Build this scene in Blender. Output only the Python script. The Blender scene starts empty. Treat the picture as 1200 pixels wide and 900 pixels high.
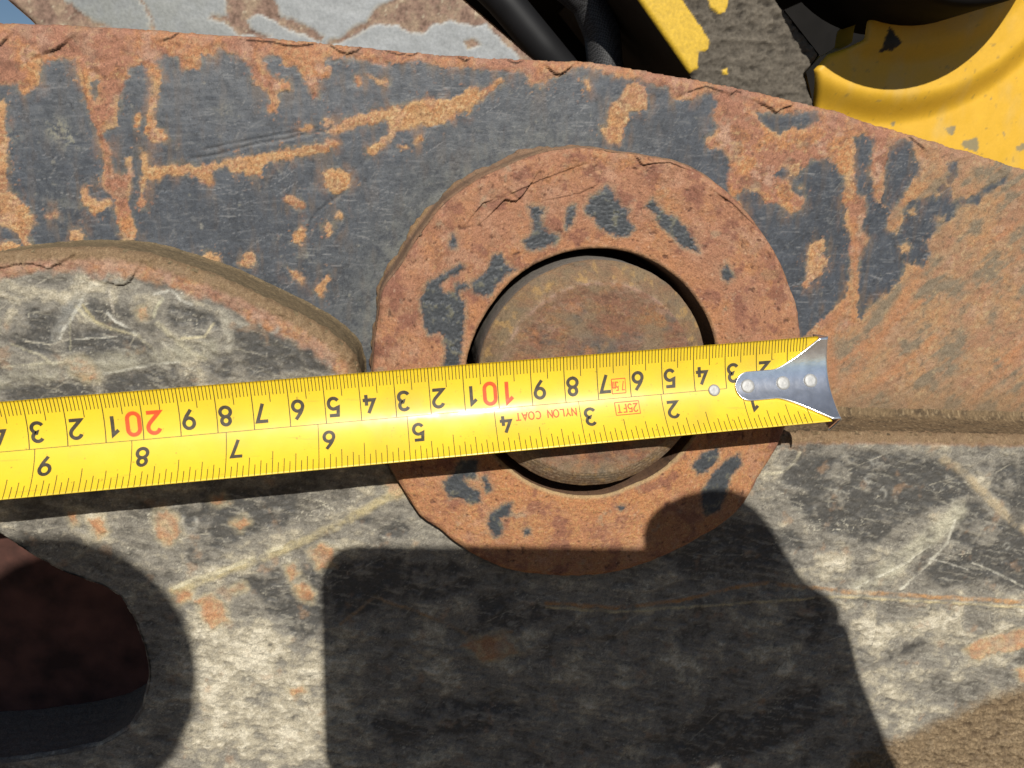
import bpy, bmesh, math
import numpy as np
from mathutils import Vector, Matrix

# ------------------------------------------------------------------ camera, light, exposure
F = 900.0                                   # focal length in pixels of the 1200 x 900 photograph
NADIR = (480.0, 210.0)                      # pixel at the foot of the perpendicular onto the steel plate
n_in = np.array([(NADIR[0]-600)/F, (450-NADIR[1])/F, -1.0]); n_in /= np.linalg.norm(n_in)
AW = -n_in
AU = np.cross([0, 1, 0], AW); AU /= np.linalg.norm(AU)
AV = np.cross(AW, AU)
H0 = 0.256                                  # camera to dark link plate, metres
HC, HL, HP = 0.229, 0.234, 0.218            # camera to collar face, bucket ear face, pin face
Z0 = 1.30                                   # height of the camera above ground

def world(u, v, w):                         # plate frame (right, up, out of plate) to world
    return Vector((u, -w, v + Z0))
def at(px, py, h):                          # point on a plane parallel to the plate, h metres from the lens
    d = np.array([(px-600)/F, (450-py)/F, -1.0])
    t = h/(d @ n_in)
    return float(t*(d @ AU)), float(t*(d @ AV))
def cam_to_plate(p):                        # camera coordinates (metres) to plate frame
    p = np.asarray(p, float)
    return np.array([p @ AU, p @ AV, H0 + p @ AW])

sc = bpy.context.scene
cam_d = bpy.data.cameras.new('camera'); cam = bpy.data.objects.new('camera', cam_d)
sc.collection.objects.link(cam); sc.camera = cam
cam_d.sensor_width = 36.0; cam_d.lens = 27.0; cam_d.clip_start = 0.01; cam_d.clip_end = 500
def axis_world(c):                          # camera axis c in world coordinates
    e = np.zeros(3); e[c] = 1
    return Vector((e @ AU, -(e @ AW), e @ AV))
M = Matrix.Identity(4)
for c in range(3):
    a = axis_world(c)
    for r in range(3): M[r][c] = a[r]
M.translation = world(0, 0, H0)
cam.matrix_world = M
cam_d.dof.use_dof = True; cam_d.dof.focus_distance = 0.243; cam_d.dof.aperture_fstop = 22.0

LIGHT = np.array([-0.167, -0.32, -1.0]); LIGHT /= np.linalg.norm(LIGHT)
lw = Vector((LIGHT @ AU, -(LIGHT @ AW), LIGHT @ AV)).normalized()     # travel direction of sunlight
sun_d = bpy.data.lights.new('sun', 'SUN'); sun_d.energy = 5.0; sun_d.angle = math.radians(0.53)
sun_d.color = (1.0, 0.955, 0.88)
sun = bpy.data.objects.new('sun', sun_d); sc.collection.objects.link(sun)
sun.rotation_euler = lw.to_track_quat('-Z', 'Y').to_euler(); sun.location = world(0.3, 1.5, 2.5)
wd = bpy.data.worlds.new('World'); sc.world = wd; wd.use_nodes = True
nt = wd.node_tree
sky = nt.nodes.new('ShaderNodeTexSky'); sky.sky_type = 'NISHITA'; sky.sun_disc = False
sd = -lw
sky.sun_elevation = math.asin(sd.z); sky.sun_rotation = math.atan2(sd.x, sd.y)
sky.air_density = 1.0; sky.dust_density = 0.5; sky.ozone_density = 3.0; sky.altitude = 1200
bg = nt.nodes['Background']; bg.inputs[1].default_value = 0.05
nt.links.new(sky.outputs[0], bg.inputs[0])
sc.view_settings.view_transform = 'Standard'; sc.view_settings.look = 'None'
sc.view_settings.exposure = -0.08; sc.view_settings.gamma = 1.0; sc.view_settings.use_curve_mapping = False
sc.render.engine = 'CYCLES'

# ------------------------------------------------------------------ numpy helpers (millimetre space)
def _perm(seed):
    r = np.random.RandomState(seed); return r.permutation(512).astype(np.int32)
def perlin(x, y, seed=0):
    p = _perm(seed); g = np.random.RandomState(seed+991).rand(512).astype(np.float32)*2*np.pi
    gx, gy = np.cos(g), np.sin(g)
    xi = np.floor(x).astype(np.int32); yi = np.floor(y).astype(np.int32)
    xf = (x-xi).astype(np.float32); yf = (y-yi).astype(np.float32)
    u = xf*xf*xf*(xf*(xf*6-15)+10); v = yf*yf*yf*(yf*(yf*6-15)+10)
    def gr(ix, iy, dx, dy):
        h = p[(p[ix & 511]+iy) & 511]
        return gx[h]*dx+gy[h]*dy
    a = gr(xi, yi, xf, yf); b = gr(xi+1, yi, xf-1, yf)
    c = gr(xi, yi+1, xf, yf-1); d = gr(xi+1, yi+1, xf-1, yf-1)
    return ((a+(b-a)*u)+((c+(d-c)*u)-(a+(b-a)*u))*v)*1.5
def fbm(x, y, size, oct=4, seed=0, gain=0.55):
    s = np.zeros(np.shape(x), np.float32); a = 1.0; f = 1.0/size; tot = 0
    for o in range(oct):
        s += a*perlin(x*f+17.3*o, y*f-9.1*o, seed+o*7); tot += a; a *= gain; f *= 2.03
    return s/tot
def ridge(x, y, size, oct=3, seed=0):
    s = np.zeros(np.shape(x), np.float32); a = 1.0; f = 1.0/size; tot = 0
    for o in range(oct):
        s += a*(1-np.abs(perlin(x*f+5.3*o, y*f+3.7*o, seed+o*5))*2); tot += a; a *= 0.5; f *= 2.1
    return s/tot
def ss(a, b, x):
    t = np.clip((x-a)/(b-a), 0, 1); return t*t*(3-2*t)
def poly_sdf(x, y, poly, margin=8.0):       # positive inside, mm
    poly = np.asarray(poly, np.float32); out = np.full(x.shape, -margin, np.float32)
    lo = poly.min(0)-margin; hi = poly.max(0)+margin
    m = (x > lo[0]) & (x < hi[0]) & (y > lo[1]) & (y < hi[1])
    X = x[m]; Y = y[m]
    if X.size == 0: return out
    d2 = np.full(X.shape, 1e9, np.float32); ins = np.zeros(X.shape, bool)
    n = len(poly)
    for i in range(n):
        ax, ay = poly[i]; bx, by = poly[(i+1) % n]
        ex, ey = bx-ax, by-ay
        wx, wy = X-ax, Y-ay
        t = np.clip((wx*ex+wy*ey)/(ex*ex+ey*ey+1e-9), 0, 1)
        d2 = np.minimum(d2, (wx-ex*t)**2+(wy-ey*t)**2)
        c = (ay > Y) != (by > Y)
        if abs(ey) > 1e-9:
            ins ^= c & (X < ex*(Y-ay)/ey+ax)
    d = np.sqrt(d2); out[m] = np.where(ins, d, -d); return out
def line_dist(x, y, line, margin=8.0):      # distance to an open polyline and the side it lies on
    line = np.asarray(line, np.float32); out = np.full(x.shape, margin, np.float32); sgn = np.zeros(x.shape, np.float32)
    lo = line.min(0)-margin; hi = line.max(0)+margin
    m = (x > lo[0]) & (x < hi[0]) & (y > lo[1]) & (y < hi[1])
    X = x[m]; Y = y[m]
    if X.size == 0: return out, sgn
    d2 = np.full(X.shape, 1e9, np.float32); sg = np.zeros(X.shape, np.float32)
    for i in range(len(line)-1):
        ax, ay = line[i]; bx, by = line[i+1]; ex, ey = bx-ax, by-ay
        wx, wy = X-ax, Y-ay
        t = np.clip((wx*ex+wy*ey)/(ex*ex+ey*ey+1e-9), 0, 1)
        d = (wx-ex*t)**2+(wy-ey*t)**2
        b = d < d2; d2 = np.where(b, d, d2); sg = np.where(b, np.sign(ex*wy-ey*wx), sg)
    out[m] = np.minimum(np.sqrt(d2), margin); sgn[m] = sg; return out, sgn
def px_poly(pts, h):
    return np.array([at(a, b, h) for a, b in pts])*1000
def mix(c, col, m):
    m = np.clip(m, 0, 1)[..., None]; return c*(1-m)+np.asarray(col, np.float32)*m
def flat(n, col):
    return np.tile(np.asarray(col, np.float32), (n, 1))
def scratches(c, x, y, seed, count, box, angle, spread, col, lmin=4, lmax=26, wmax=0.22, amt=0.6, keep=None, w=None):
    '''individual straight scratches with ragged ends scattered over the surface'''
    r = np.random.RandomState(seed); jit = 0.12*fbm(x, y, 3, 2, seed+3); fade = np.clip(0.55+1.6*fbm(x, y, 3.5, 3, seed+5), 0, 1)
    for i in range(count):
        px, py = box[0]+r.rand()*(box[2]-box[0]), box[1]+r.rand()*(box[3]-box[1]); a = angle+spread*r.randn(); L = lmin+(lmax-lmin)*r.rand()**2.2; bend = 0.06*L*r.randn()
        ln = [(px-L/2*math.cos(a), py-L/2*math.sin(a)), (px-bend*math.sin(a), py+bend*math.cos(a)), (px+L/2*math.cos(a), py+L/2*math.sin(a))]
        d, _ = line_dist(x+jit, y+jit, ln, 1.5); ww = wmax*(0.5+0.5*r.rand()); m = ss(ww*1.6, ww*0.4, d)*fade*amt*(0.4+0.6*r.rand())
        if keep is not None: m = m*keep
        c = mix(c, col, m)
        if w is not None: w -= 0.12*m
    return c
def rust_colour(x, y, seed=0, warm=0.0):
    """albedo of bare rust: maroon, red brown, orange, ochre and pale pink grains"""
    n1 = fbm(x, y, 14, 4, seed+1); n2 = fbm(x, y, 5, 4, seed+11); n3 = fbm(x, y, 1.6, 3, seed+21); n4 = fbm(x, y, 9, 4, seed+31)
    c = flat(x.size, (0.33, 0.150, 0.092))
    c = mix(c, (0.44, 0.200, 0.078), 0.9*ss(-0.02, 0.26, n1+0.5*n2+warm))
    c = mix(c, (0.44, 0.275, 0.195), 0.85*ss(0.04, 0.30, n4+0.3*n3-0.5*warm))
    c = mix(c, (0.18, 0.078, 0.052), 0.8*ss(0.10, 0.34, n2-0.2*n1+0.3*n3))
    c = mix(c, (0.25, 0.19, 0.125), 0.55*ss(0.12, 0.36, fbm(x, y, 7, 4, seed+51)))
    c = mix(c, (0.49, 0.33, 0.16), 0.65*ss(0.22, 0.5, n3+0.5*n1+0.6*warm))
    c = mix(c, (0.10, 0.05, 0.037), 0.75*ss(0.22, 0.5, -n3+0.15*n2))
    n5 = fbm(x, y, 0.8, 2, seed+41); c = mix(c, (0.29, 0.18, 0.115), 0.16)*(1+0.32*n5)[:, None]
    return c

# ------------------------------------------------------------------ mesh helpers
def make_mesh(name, verts, quads, mat, parent=None, col=None, rough=None, smooth=True, tris=None):
    me = bpy.data.meshes.new(name)
    verts = np.asarray(verts, np.float32); quads = np.asarray(quads, np.int32)
    nq = len(quads); me.vertices.add(len(verts)); me.vertices.foreach_set('co', verts.ravel())
    k = quads.shape[1]
    me.loops.add(nq*k); me.loops.foreach_set('vertex_index', quads.ravel())
    me.polygons.add(nq); me.polygons.foreach_set('loop_start', np.arange(nq, dtype=np.int32)*k)
    me.polygons.foreach_set('loop_total', np.full(nq, k, np.int32))
    me.update(calc_edges=True)
    if smooth: me.polygons.foreach_set('use_smooth', np.ones(nq, bool))
    if col is not None:
        a = me.color_attributes.new('Col', 'FLOAT_COLOR', 'POINT')
        rgba = np.ones((len(verts), 4), np.float32); rgba[:, :3] = np.clip(col, 0.004, 0.9)
        a.data.foreach_set('color', rgba.ravel())
        b = me.attributes.new('rough', 'FLOAT', 'POINT')
        b.data.foreach_set('value', np.asarray(rough, np.float32).ravel())
    me.materials.append(mat); me.validate()
    o = bpy.data.objects.new(name, me); sc.collection.objects.link(o)
    if parent: o.parent = parent
    return o
def to_world(u, v, w):                      # mm plate frame to world metres
    return np.stack([u*0.001, -w*0.001, v*0.001+Z0], -1)
def grid_quads(nr, nc, wrap=False):
    i = np.arange(nr*nc).reshape(nr, nc)
    if wrap: i = np.concatenate([i, i[:, :1]], 1)
    return np.stack([i[:-1, :-1], i[:-1, 1:], i[1:, 1:], i[1:, :-1]], -1).reshape(-1, 4)
def bm_obj(name, bm, mat, parent=None, smooth=False):
    me = bpy.data.meshes.new(name); bmesh.ops.recalc_face_normals(bm, faces=bm.faces[:])
    bm.to_mesh(me); bm.free(); me.materials.append(mat)
    if smooth: me.polygons.foreach_set('use_smooth', np.ones(len(me.polygons), bool))
    o = bpy.data.objects.new(name, me); sc.collection.objects.link(o)
    if parent: o.parent = parent
    return o
def empty(name, loc):
    o = bpy.data.objects.new(name, None); o.location = loc; o.empty_display_size = 0.02
    sc.collection.objects.link(o); return o
def tag(o, label, cat, group=None):
    o['label'] = label; o['category'] = cat
    if group: o['group'] = group
    return o
def adopt(child, root):                     # parent, keeping the mesh where it is in the world
    child.parent = root; child.matrix_parent_inverse = Matrix.Translation(root.location).inverted(); return child

# ------------------------------------------------------------------ materials
def new_mat(name):
    m = bpy.data.materials.new(name); m.use_nodes = True
    return m, m.node_tree, m.node_tree.nodes['Principled BSDF']
def weathered(name, grain=2600.0, contrast=0.5, bump=0.25, spec=0.35, coarse=700.0, grit=0.0):
    m, t, b = new_mat(name)
    a = t.nodes.new('ShaderNodeAttribute'); a.attribute_name = 'Col'
    r = t.nodes.new('ShaderNodeAttribute'); r.attribute_name = 'rough'
    tc = t.nodes.new('ShaderNodeTexCoord')
    n1 = t.nodes.new('ShaderNodeTexNoise'); n1.inputs['Scale'].default_value = grain; n1.inputs['Detail'].default_value = 3
    n2 = t.nodes.new('ShaderNodeTexNoise'); n2.inputs['Scale'].default_value = coarse; n2.inputs['Detail'].default_value = 5
    t.links.new(tc.outputs['Object'], n1.inputs['Vector']); t.links.new(tc.outputs['Object'], n2.inputs['Vector'])
    mr = t.nodes.new('ShaderNodeMapRange'); mr.inputs[1].default_value = 0.3; mr.inputs[2].default_value = 0.7
    mr.inputs[3].default_value = 1-contrast; mr.inputs[4].default_value = 1+contrast
    t.links.new(n1.outputs[0], mr.inputs[0])
    # grain contrast follows the roughness attribute: smooth paint stays smooth
    sw = t.nodes.new('ShaderNodeMix'); sw.data_type = 'FLOAT'; sw.inputs[2].default_value = 1.0
    t.links.new(r.outputs['Fac'], sw.inputs[0]); t.links.new(mr.outputs[0], sw.inputs[3])
    mu = t.nodes.new('ShaderNodeVectorMath'); mu.operation = 'SCALE'
    t.links.new(a.outputs['Color'], mu.inputs[0]); t.links.new(sw.outputs[0], mu.inputs['Scale'])
    src = mu.outputs[0]
    if grit:
        for sc_, lo, hi, k in ((1150.0, 0.60, 0.66, 0.42), (1700.0, 0.63, 0.69, 1.75), (520.0, 0.62, 0.66, 0.55), (2400.0, 0.60, 0.68, 0.55)):
            n = t.nodes.new('ShaderNodeTexNoise'); n.inputs['Scale'].default_value = sc_; n.inputs['Detail'].default_value = 4; n.inputs['Distortion'].default_value = 0.8
            mp = t.nodes.new('ShaderNodeMapping'); mp.inputs['Location'].default_value = (sc_, 0.3, 0.7); t.links.new(tc.outputs['Object'], mp.inputs[0]); t.links.new(mp.outputs[0], n.inputs['Vector'])
            g = t.nodes.new('ShaderNodeMapRange'); g.inputs[1].default_value = lo; g.inputs[2].default_value = hi; g.inputs[3].default_value = 1.0; g.inputs[4].default_value = 1+(k-1)*grit; t.links.new(n.outputs[0], g.inputs[0])
            v = t.nodes.new('ShaderNodeVectorMath'); v.operation = 'SCALE'; t.links.new(src, v.inputs[0]); t.links.new(g.outputs[0], v.inputs['Scale']); src = v.outputs[0]
    t.links.new(src, b.inputs['Base Color'])
    t.links.new(r.outputs['Fac'], b.inputs['Roughness'])
    ad = t.nodes.new('ShaderNodeMath'); ad.operation = 'ADD'
    t.links.new(n1.outputs[0], ad.inputs[0]); t.links.new(n2.outputs[0], ad.inputs[1])
    bp = t.nodes.new('ShaderNodeBump'); bp.inputs['Distance'].default_value = 0.0006
    st = t.nodes.new('ShaderNodeMath'); st.operation = 'MULTIPLY'; st.inputs[1].default_value = bump
    t.links.new(r.outputs['Fac'], st.inputs[0]); t.links.new(st.outputs[0], bp.inputs['Strength'])
    t.links.new(ad.outputs[0], bp.inputs['Height']); t.links.new(bp.outputs[0], b.inputs['Normal'])
    b.inputs['Specular IOR Level'].default_value = spec
    return m
def plain(name, col, rough=0.5, metal=0.0, spec=0.5, noise=0.0, scale=300.0, bump=0.0, coat=0.0):
    m, t, b = new_mat(name)
    b.inputs['Base Color'].default_value = (*col, 1); b.inputs['Roughness'].default_value = rough
    b.inputs['Metallic'].default_value = metal; b.inputs['Specular IOR Level'].default_value = spec
    b.inputs['Coat Weight'].default_value = coat; b.inputs['Coat Roughness'].default_value = 0.12
    tc = t.nodes.new('ShaderNodeTexCoord'); n = t.nodes.new('ShaderNodeTexNoise')
    n.inputs['Scale'].default_value = scale; n.inputs['Detail'].default_value = 5
    t.links.new(tc.outputs['Object'], n.inputs['Vector'])
    if noise:
        mr = t.nodes.new('ShaderNodeMapRange'); mr.inputs[1].default_value = 0.3; mr.inputs[2].default_value = 0.7
        mr.inputs[3].default_value = 1-noise; mr.inputs[4].default_value = 1+noise
        t.links.new(n.outputs[0], mr.inputs[0])
        mu = t.nodes.new('ShaderNodeVectorMath'); mu.operation = 'SCALE'; mu.inputs[0].default_value = col
        t.links.new(mr.outputs[0], mu.inputs['Scale']); t.links.new(mu.outputs[0], b.inputs['Base Color'])
    if bump:
        bp = t.nodes.new('ShaderNodeBump'); bp.inputs['Strength'].default_value = bump; bp.inputs['Distance'].default_value = 0.001
        t.links.new(n.outputs[0], bp.inputs['Height']); t.links.new(bp.outputs[0], b.inputs['Normal'])
    return m
MAT_STEEL = weathered('weathered_steel', contrast=0.26, bump=0.30, grit=0.45)
MAT_MUD = weathered('dusty_steel', grain=2200, contrast=0.28, bump=0.45, coarse=500, grit=0.3)
MAT_BLUR = weathered('far_steel', grain=900, contrast=0.25, bump=0.2, coarse=250)
MAT_YPAINT = weathered('yellow_paint', grain=1200, contrast=0.06, bump=0.05, spec=0.5, coarse=200)

gm = bmesh.new()
for a, b in ((-80, -80), (80, -80), (80, 80), (-80, 80)): gm.verts.new((a, b, 0))
gm.faces.new(gm.verts[:]); ground = bm_obj('ground', gm, plain('dry_soil', (0.15, 0.095, 0.048), 0.95, noise=0.35, scale=0.8)); ground['kind'] = 'structure'  # out of view; added to bounce warm light into the shade

# ------------------------------------------------------------------ traced marks on the dark link plate (photograph pixels)
TOP_EDGE = [(-60, 23), (0, 25), (60, 27), (120, 30), (200, 35), (300, 42), (400, 52), (480, 60), (560, 66), (640, 70), (700, 72), (760, 82),
            (820, 93), (870, 103), (950, 122), (975, 127), (1020, 143), (1080, 160), (1140, 178), (1200, 197), (1260, 217)]
RUST_BAND = [(-60, 0)]+[(a, b-18) for a, b in TOP_EDGE]+[(1260, 520), (940, 520), (925, 400), (853, 230),
    (853, 216), (854, 184), (848, 174), (830, 174), (826, 166), (834, 156), (844, 148), (836, 138), (839, 120), (834, 110), (824, 110),
    (806, 118), (788, 116), (782, 102), (766, 98), (730, 90), (710, 88), (690, 78), (668, 82), (654, 88), (648, 92), (634, 102), (620, 94), (610, 84),
    (572, 82), (540, 78), (512, 80), (500, 72), (470, 72), (450, 76), (410, 68), (384, 66), (380, 76), (388, 80), (390, 88), (378, 92), (372, 94), (374, 114),
    (368, 114), (358, 98), (348, 78), (334, 76), (330, 66), (304, 66), (310, 78), (318, 88), (340, 96), (341, 104), (326, 108), (328, 116), (324, 132), (316, 128),
    (314, 104), (306, 104), (300, 100), (290, 74), (270, 60), (256, 56), (250, 68), (238, 66), (232, 82), (212, 80), (206, 64), (192, 66), (180, 72), (189, 84), (186, 110), (182, 128), (182, 150),
    (192, 152), (198, 164), (180, 168), (172, 164), (172, 132), (174, 116), (178, 100), (176, 86), (166, 77), (154, 78), (152, 94), (144, 96), (140, 120), (138, 148),
    (120, 156), (124, 164), (132, 180), (132, 204), (148, 204), (148, 186), (156, 180), (154, 206), (152, 226), (152, 244), (160, 270), (156, 283), (144, 282), (138, 262),
    (136, 242), (130, 226), (116, 220), (120, 210), (122, 190), (120, 184), (116, 164), (104, 132), (96, 106), (88, 70), (48, 72), (47, 98), (36, 104), (30, 112), (18, 100), (0, 98), (-60, 96)]
DARK_ISLES = [
    [(915, 202), (943, 198), (950, 186), (971, 186), (983, 196), (990, 212), (985, 226), (992, 245), (990, 263), (997, 277), (995, 300), (995, 326), (992, 347), (974, 363), (950, 386), (940, 398), (920, 398), (880, 262), (860, 230), (870, 221), (890, 227), (898, 237), (914, 239), (927, 253), (940, 242), (942, 232), (930, 225), (925, 213)],
    [(1002, 163), (1011, 157), (1023, 161), (1024, 175), (1018, 198), (1023, 210), (1024, 235), (1035, 236), (1044, 249), (1039, 268), (1051, 275), (1060, 259), (1060, 242), (1069, 233), (1088, 231), (1104, 217), (1114, 219), (1118, 235), (1137, 231), (1158, 217), (1181, 205), (1179, 214), (1151, 231), (1146, 240), (1121, 242), (1118, 254), (1097, 268), (1086, 284), (1090, 298), (1081, 314), (1069, 309), (1060, 305), (1060, 321), (1044, 340), (1020, 358), (1009, 375), (1005, 372), (1006, 323), (1006, 310), (1009, 298), (1018, 280), (1009, 268), (1016, 249), (1013, 231), (1003, 226), (1000, 193)],
    [(1034, 236), (1037, 193), (1046, 170), (1058, 162), (1069, 165), (1072, 182), (1081, 198), (1069, 212), (1058, 231), (1044, 249)],
    [(886, 133), (905, 131), (925, 134), (960, 128), (961, 142), (945, 148), (925, 152), (912, 158), (895, 148)],
    [(106, 96), (116, 94), (118, 112), (110, 118), (106, 110)], [(930, 130), (940, 128), (935, 136)],
    [(1110, 190), (1125, 188), (1122, 205), (1114, 218), (1106, 214), (1112, 203)],
    [(905, 205), (918, 196), (928, 206), (915, 212)]]
RUST_PATCH = [
    [(0, 118), (5, 115), (9, 125), (8, 140), (9, 160), (7, 175), (10, 195), (10, 220), (20, 230), (30, 240), (38, 252), (40, 262), (33, 275), (37, 290), (28, 292), (26, 280), (10, 266), (-10, 262), (-60, 250), (-60, 120)],
    [(-20, 290), (10, 282), (24, 285), (25, 294), (-20, 300)],
    [(158, 130), (164, 129), (166, 140), (160, 148), (158, 140)],
    [(164, 174), (174, 184), (175, 197), (200, 192), (216, 194), (230, 194), (262, 189), (290, 183), (320, 178), (350, 172), (380, 166), (398, 165), (398, 170), (384, 178), (374, 182), (350, 184), (340, 188), (314, 190), (310, 200), (304, 205), (294, 206), (286, 201), (274, 203), (265, 194), (260, 198), (248, 198), (250, 216), (245, 217), (242, 210), (236, 211), (220, 202), (208, 208), (196, 204), (186, 210), (172, 212), (170, 242), (164, 245), (160, 240), (164, 222), (166, 200)],
    [(378, 152), (398, 146), (410, 136), (430, 134), (436, 130), (450, 128), (470, 123), (500, 116), (526, 116), (540, 110), (548, 104), (558, 104), (562, 108), (572, 104), (580, 92), (590, 90), (592, 98), (584, 102), (572, 108), (562, 118), (552, 130), (536, 134), (522, 146), (500, 148), (484, 150), (466, 154), (456, 160), (456, 142), (440, 144), (418, 148), (396, 156), (382, 156)],
    [(352, 152), (362, 145), (368, 148), (366, 152), (356, 154)], [(378, 148), (380, 140), (390, 140), (392, 146)],
    [(428, 182), (430, 176), (444, 164), (446, 160), (458, 156), (464, 156), (458, 162), (452, 170), (440, 180), (432, 184)],
    [(484, 166), (494, 158), (496, 162), (488, 168)], [(467, 170), (476, 168), (477, 173), (470, 176)],
    [(378, 200), (390, 196), (404, 200), (411, 205), (412, 213), (404, 222), (394, 230), (386, 222), (380, 214)],
    [(331, 232), (340, 228), (352, 235), (358, 243), (348, 245), (338, 240)], [(340, 283), (346, 272), (352, 266), (357, 270), (356, 280), (352, 287), (346, 285)],
    [(378, 264), (386, 260), (392, 264), (390, 272), (384, 278), (379, 272)], [(395, 245), (401, 248), (402, 258), (396, 256)],
    [(335, 313), (345, 318), (356, 326), (354, 330), (345, 327), (338, 321)], [(368, 340), (378, 330), (384, 321), (387, 328), (380, 342), (374, 349)],
    [(281, 308), (290, 296), (296, 296), (300, 304), (299, 312), (284, 314)], [(234, 302), (240, 297), (248, 296), (256, 301), (258, 312), (240, 312)],
    [(79, 285), (82, 270), (95, 270), (100, 278), (99, 285)], [(54, 252), (66, 247), (70, 250), (66, 256), (57, 256)],
    [(95, 222), (102, 220), (104, 228), (115, 235), (130, 233), (132, 240), (120, 246), (112, 252), (106, 250), (104, 243), (95, 242)],
    [(734, 100), (744, 98), (756, 102), (760, 115), (758, 128), (746, 130), (738, 132), (736, 142), (730, 150), (730, 162), (726, 168), (712, 165), (704, 155), (704, 150), (712, 145), (714, 130), (718, 120), (728, 116), (730, 108)],
    [(685, 94), (690, 93), (692, 100), (690, 108), (686, 107)], [(415, 92), (420, 86), (424, 90), (422, 100), (417, 100)], [(430, 88), (445, 93), (455, 92), (455, 98), (445, 99)],
    [(924, 193), (935, 190), (939, 198), (935, 206), (926, 206)], [(934, 219), (940, 217), (942, 223), (936, 224)],
    [(953, 285), (965, 281), (970, 292), (962, 298), (968, 305), (972, 302), (966, 312), (962, 325), (952, 332), (944, 337), (941, 333), (948, 315), (945, 303), (946, 292)],
    [(1064, 247), (1072, 244), (1075, 251), (1067, 254)], [(1053, 288), (1062, 284), (1068, 290), (1064, 297), (1056, 297)], [(1098, 255), (1108, 252), (1107, 262), (1100, 262)],
    [(1092, 226), (1100, 222), (1105, 226), (1096, 234)]]
FLAKES = [   # scale lips: (polyline left to right, height mm, reach mm); lifted side is above the line
    ([(-10, 55), (2, 53), (8, 46)], 0.9, 4), ([(60, 60), (68, 57), (76, 51)], 1.0, 5), ([(192, 47), (202, 44), (208, 38)], 0.7, 4),
    ([(290, 47), (320, 49), (335, 53), (350, 54), (366, 51)], 0.9, 3), ([(388, 53), (398, 60), (408, 63), (418, 60), (424, 54)], 1.0, 3),
    ([(452, 58), (468, 64), (474, 62), (480, 65), (488, 62)], 0.6, 3), ([(538, 67), (545, 71), (550, 69)], 0.6, 3), ([(596, 70), (604, 74), (612, 71)], 0.6, 3),
    ([(644, 81), (650, 86), (656, 87), (662, 84), (668, 79)], 1.1, 4), ([(806, 108), (816, 104), (826, 101), (834, 103), (846, 107)], 0.7, 3),
    ([(893, 122), (902, 126), (909, 132), (914, 128), (925, 124)], 1.0, 4), ([(856, 111), (862, 106), (868, 108)], 0.6, 3), ([(1066, 160), (1074, 167), (1082, 174)], 0.6, 3)]
GOUGES = [([(222, 186), (260, 179), (300, 168), (340, 161), (380, 153), (402, 150)], 0.7), ([(236, 175), (280, 166), (330, 157), (372, 150)], 0.6),
          ([(358, 272), (364, 258), (374, 246), (390, 234), (400, 226)], 0.9), ([(400, 226), (412, 205), (425, 190), (432, 184)], 0.5)]

# ------------------------------------------------------------------ link plate (dark painted, torn rusty upper edge)
ORIGIN = world(0, 0, 0)
STEP = 0.40
link_plate = empty('link_plate', world(0.05, -0.05, 0))
tag(link_plate, 'dark painted steel link plate, flaking to rust along its upper edge, behind the yellow tape', 'link plate')

outer_pts = [(470, 310), (500, 263), (523, 235), (563, 208), (595, 193), (642, 176), (683, 172), (725, 178), (767, 184), (802, 191), (852, 223), (880, 252), (903, 285), (917, 310), (933, 350), (939, 380),
             (447, 340), (441, 380), (437, 415), (463, 560), (478, 585), (493, 608), (513, 620), (537, 640), (587, 667), (633, 675), (683, 677), (893, 557), (867, 600), (800, 643)]
hole_pts = [(600, 330), (633, 308), (658, 298), (700, 292), (733, 295), (767, 308), (800, 332), (818, 355), (832, 380), (838, 403), (587, 345), (565, 377), (552, 407), (547, 425), (600, 550), (625, 567), (650, 576), (683, 581), (717, 578), (742, 567), (767, 557), (800, 527)]
def circle_fit(pts):
    q = px_poly(pts, HC); A = np.c_[2*q, np.ones(len(q))]; s = np.linalg.lstsq(A, (q**2).sum(1), rcond=None)[0]
    return s[:2], math.sqrt(s[2]+s[0]**2+s[1]**2), q
CC, CR, cq = circle_fit(outer_pts)
HCC, HR, hq = circle_fit(hole_pts)
def radial(q, c):                           # measured outline as radius over angle
    a = np.arctan2(q[:, 1]-c[1], q[:, 0]-c[0]); r = np.hypot(q[:, 0]-c[0], q[:, 1]-c[1]); o = np.argsort(a)
    a, r = a[o], r[o]; a = np.r_[a-2*np.pi, a, a+2*np.pi]; r = np.r_[r, r, r]
    return lambda t: np.interp(t, a, r)
outer_r = radial(cq, CC)
hole_r0 = radial(hq, CC)

def plate_grid(px0, py0, px1, py1, h, step):
    c = px_poly([(px0, py0), (px1, py0), (px1, py1), (px0, py1)], h)
    u = np.arange(c[:, 0].min(), c[:, 0].max(), step); v = np.arange(c[:, 1].min(), c[:, 1].max(), step)
    return np.meshgrid(u.astype(np.float32), v.astype(np.float32))
def snap(U, V, S, step):
    gv, gu = np.gradient(S, step); g = np.hypot(gu, gv)+1e-6; gu /= g; gv /= g
    m = (S < 0) & (S > -2.2*step)
    return np.where(m, U-gu*S, U), np.where(m, V-gv*S, V)
def keep_cells(S):
    c = (S > 0); return (c[:-1, :-1] | c[:-1, 1:] | c[1:, :-1] | c[1:, 1:]).reshape(-1)

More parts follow.
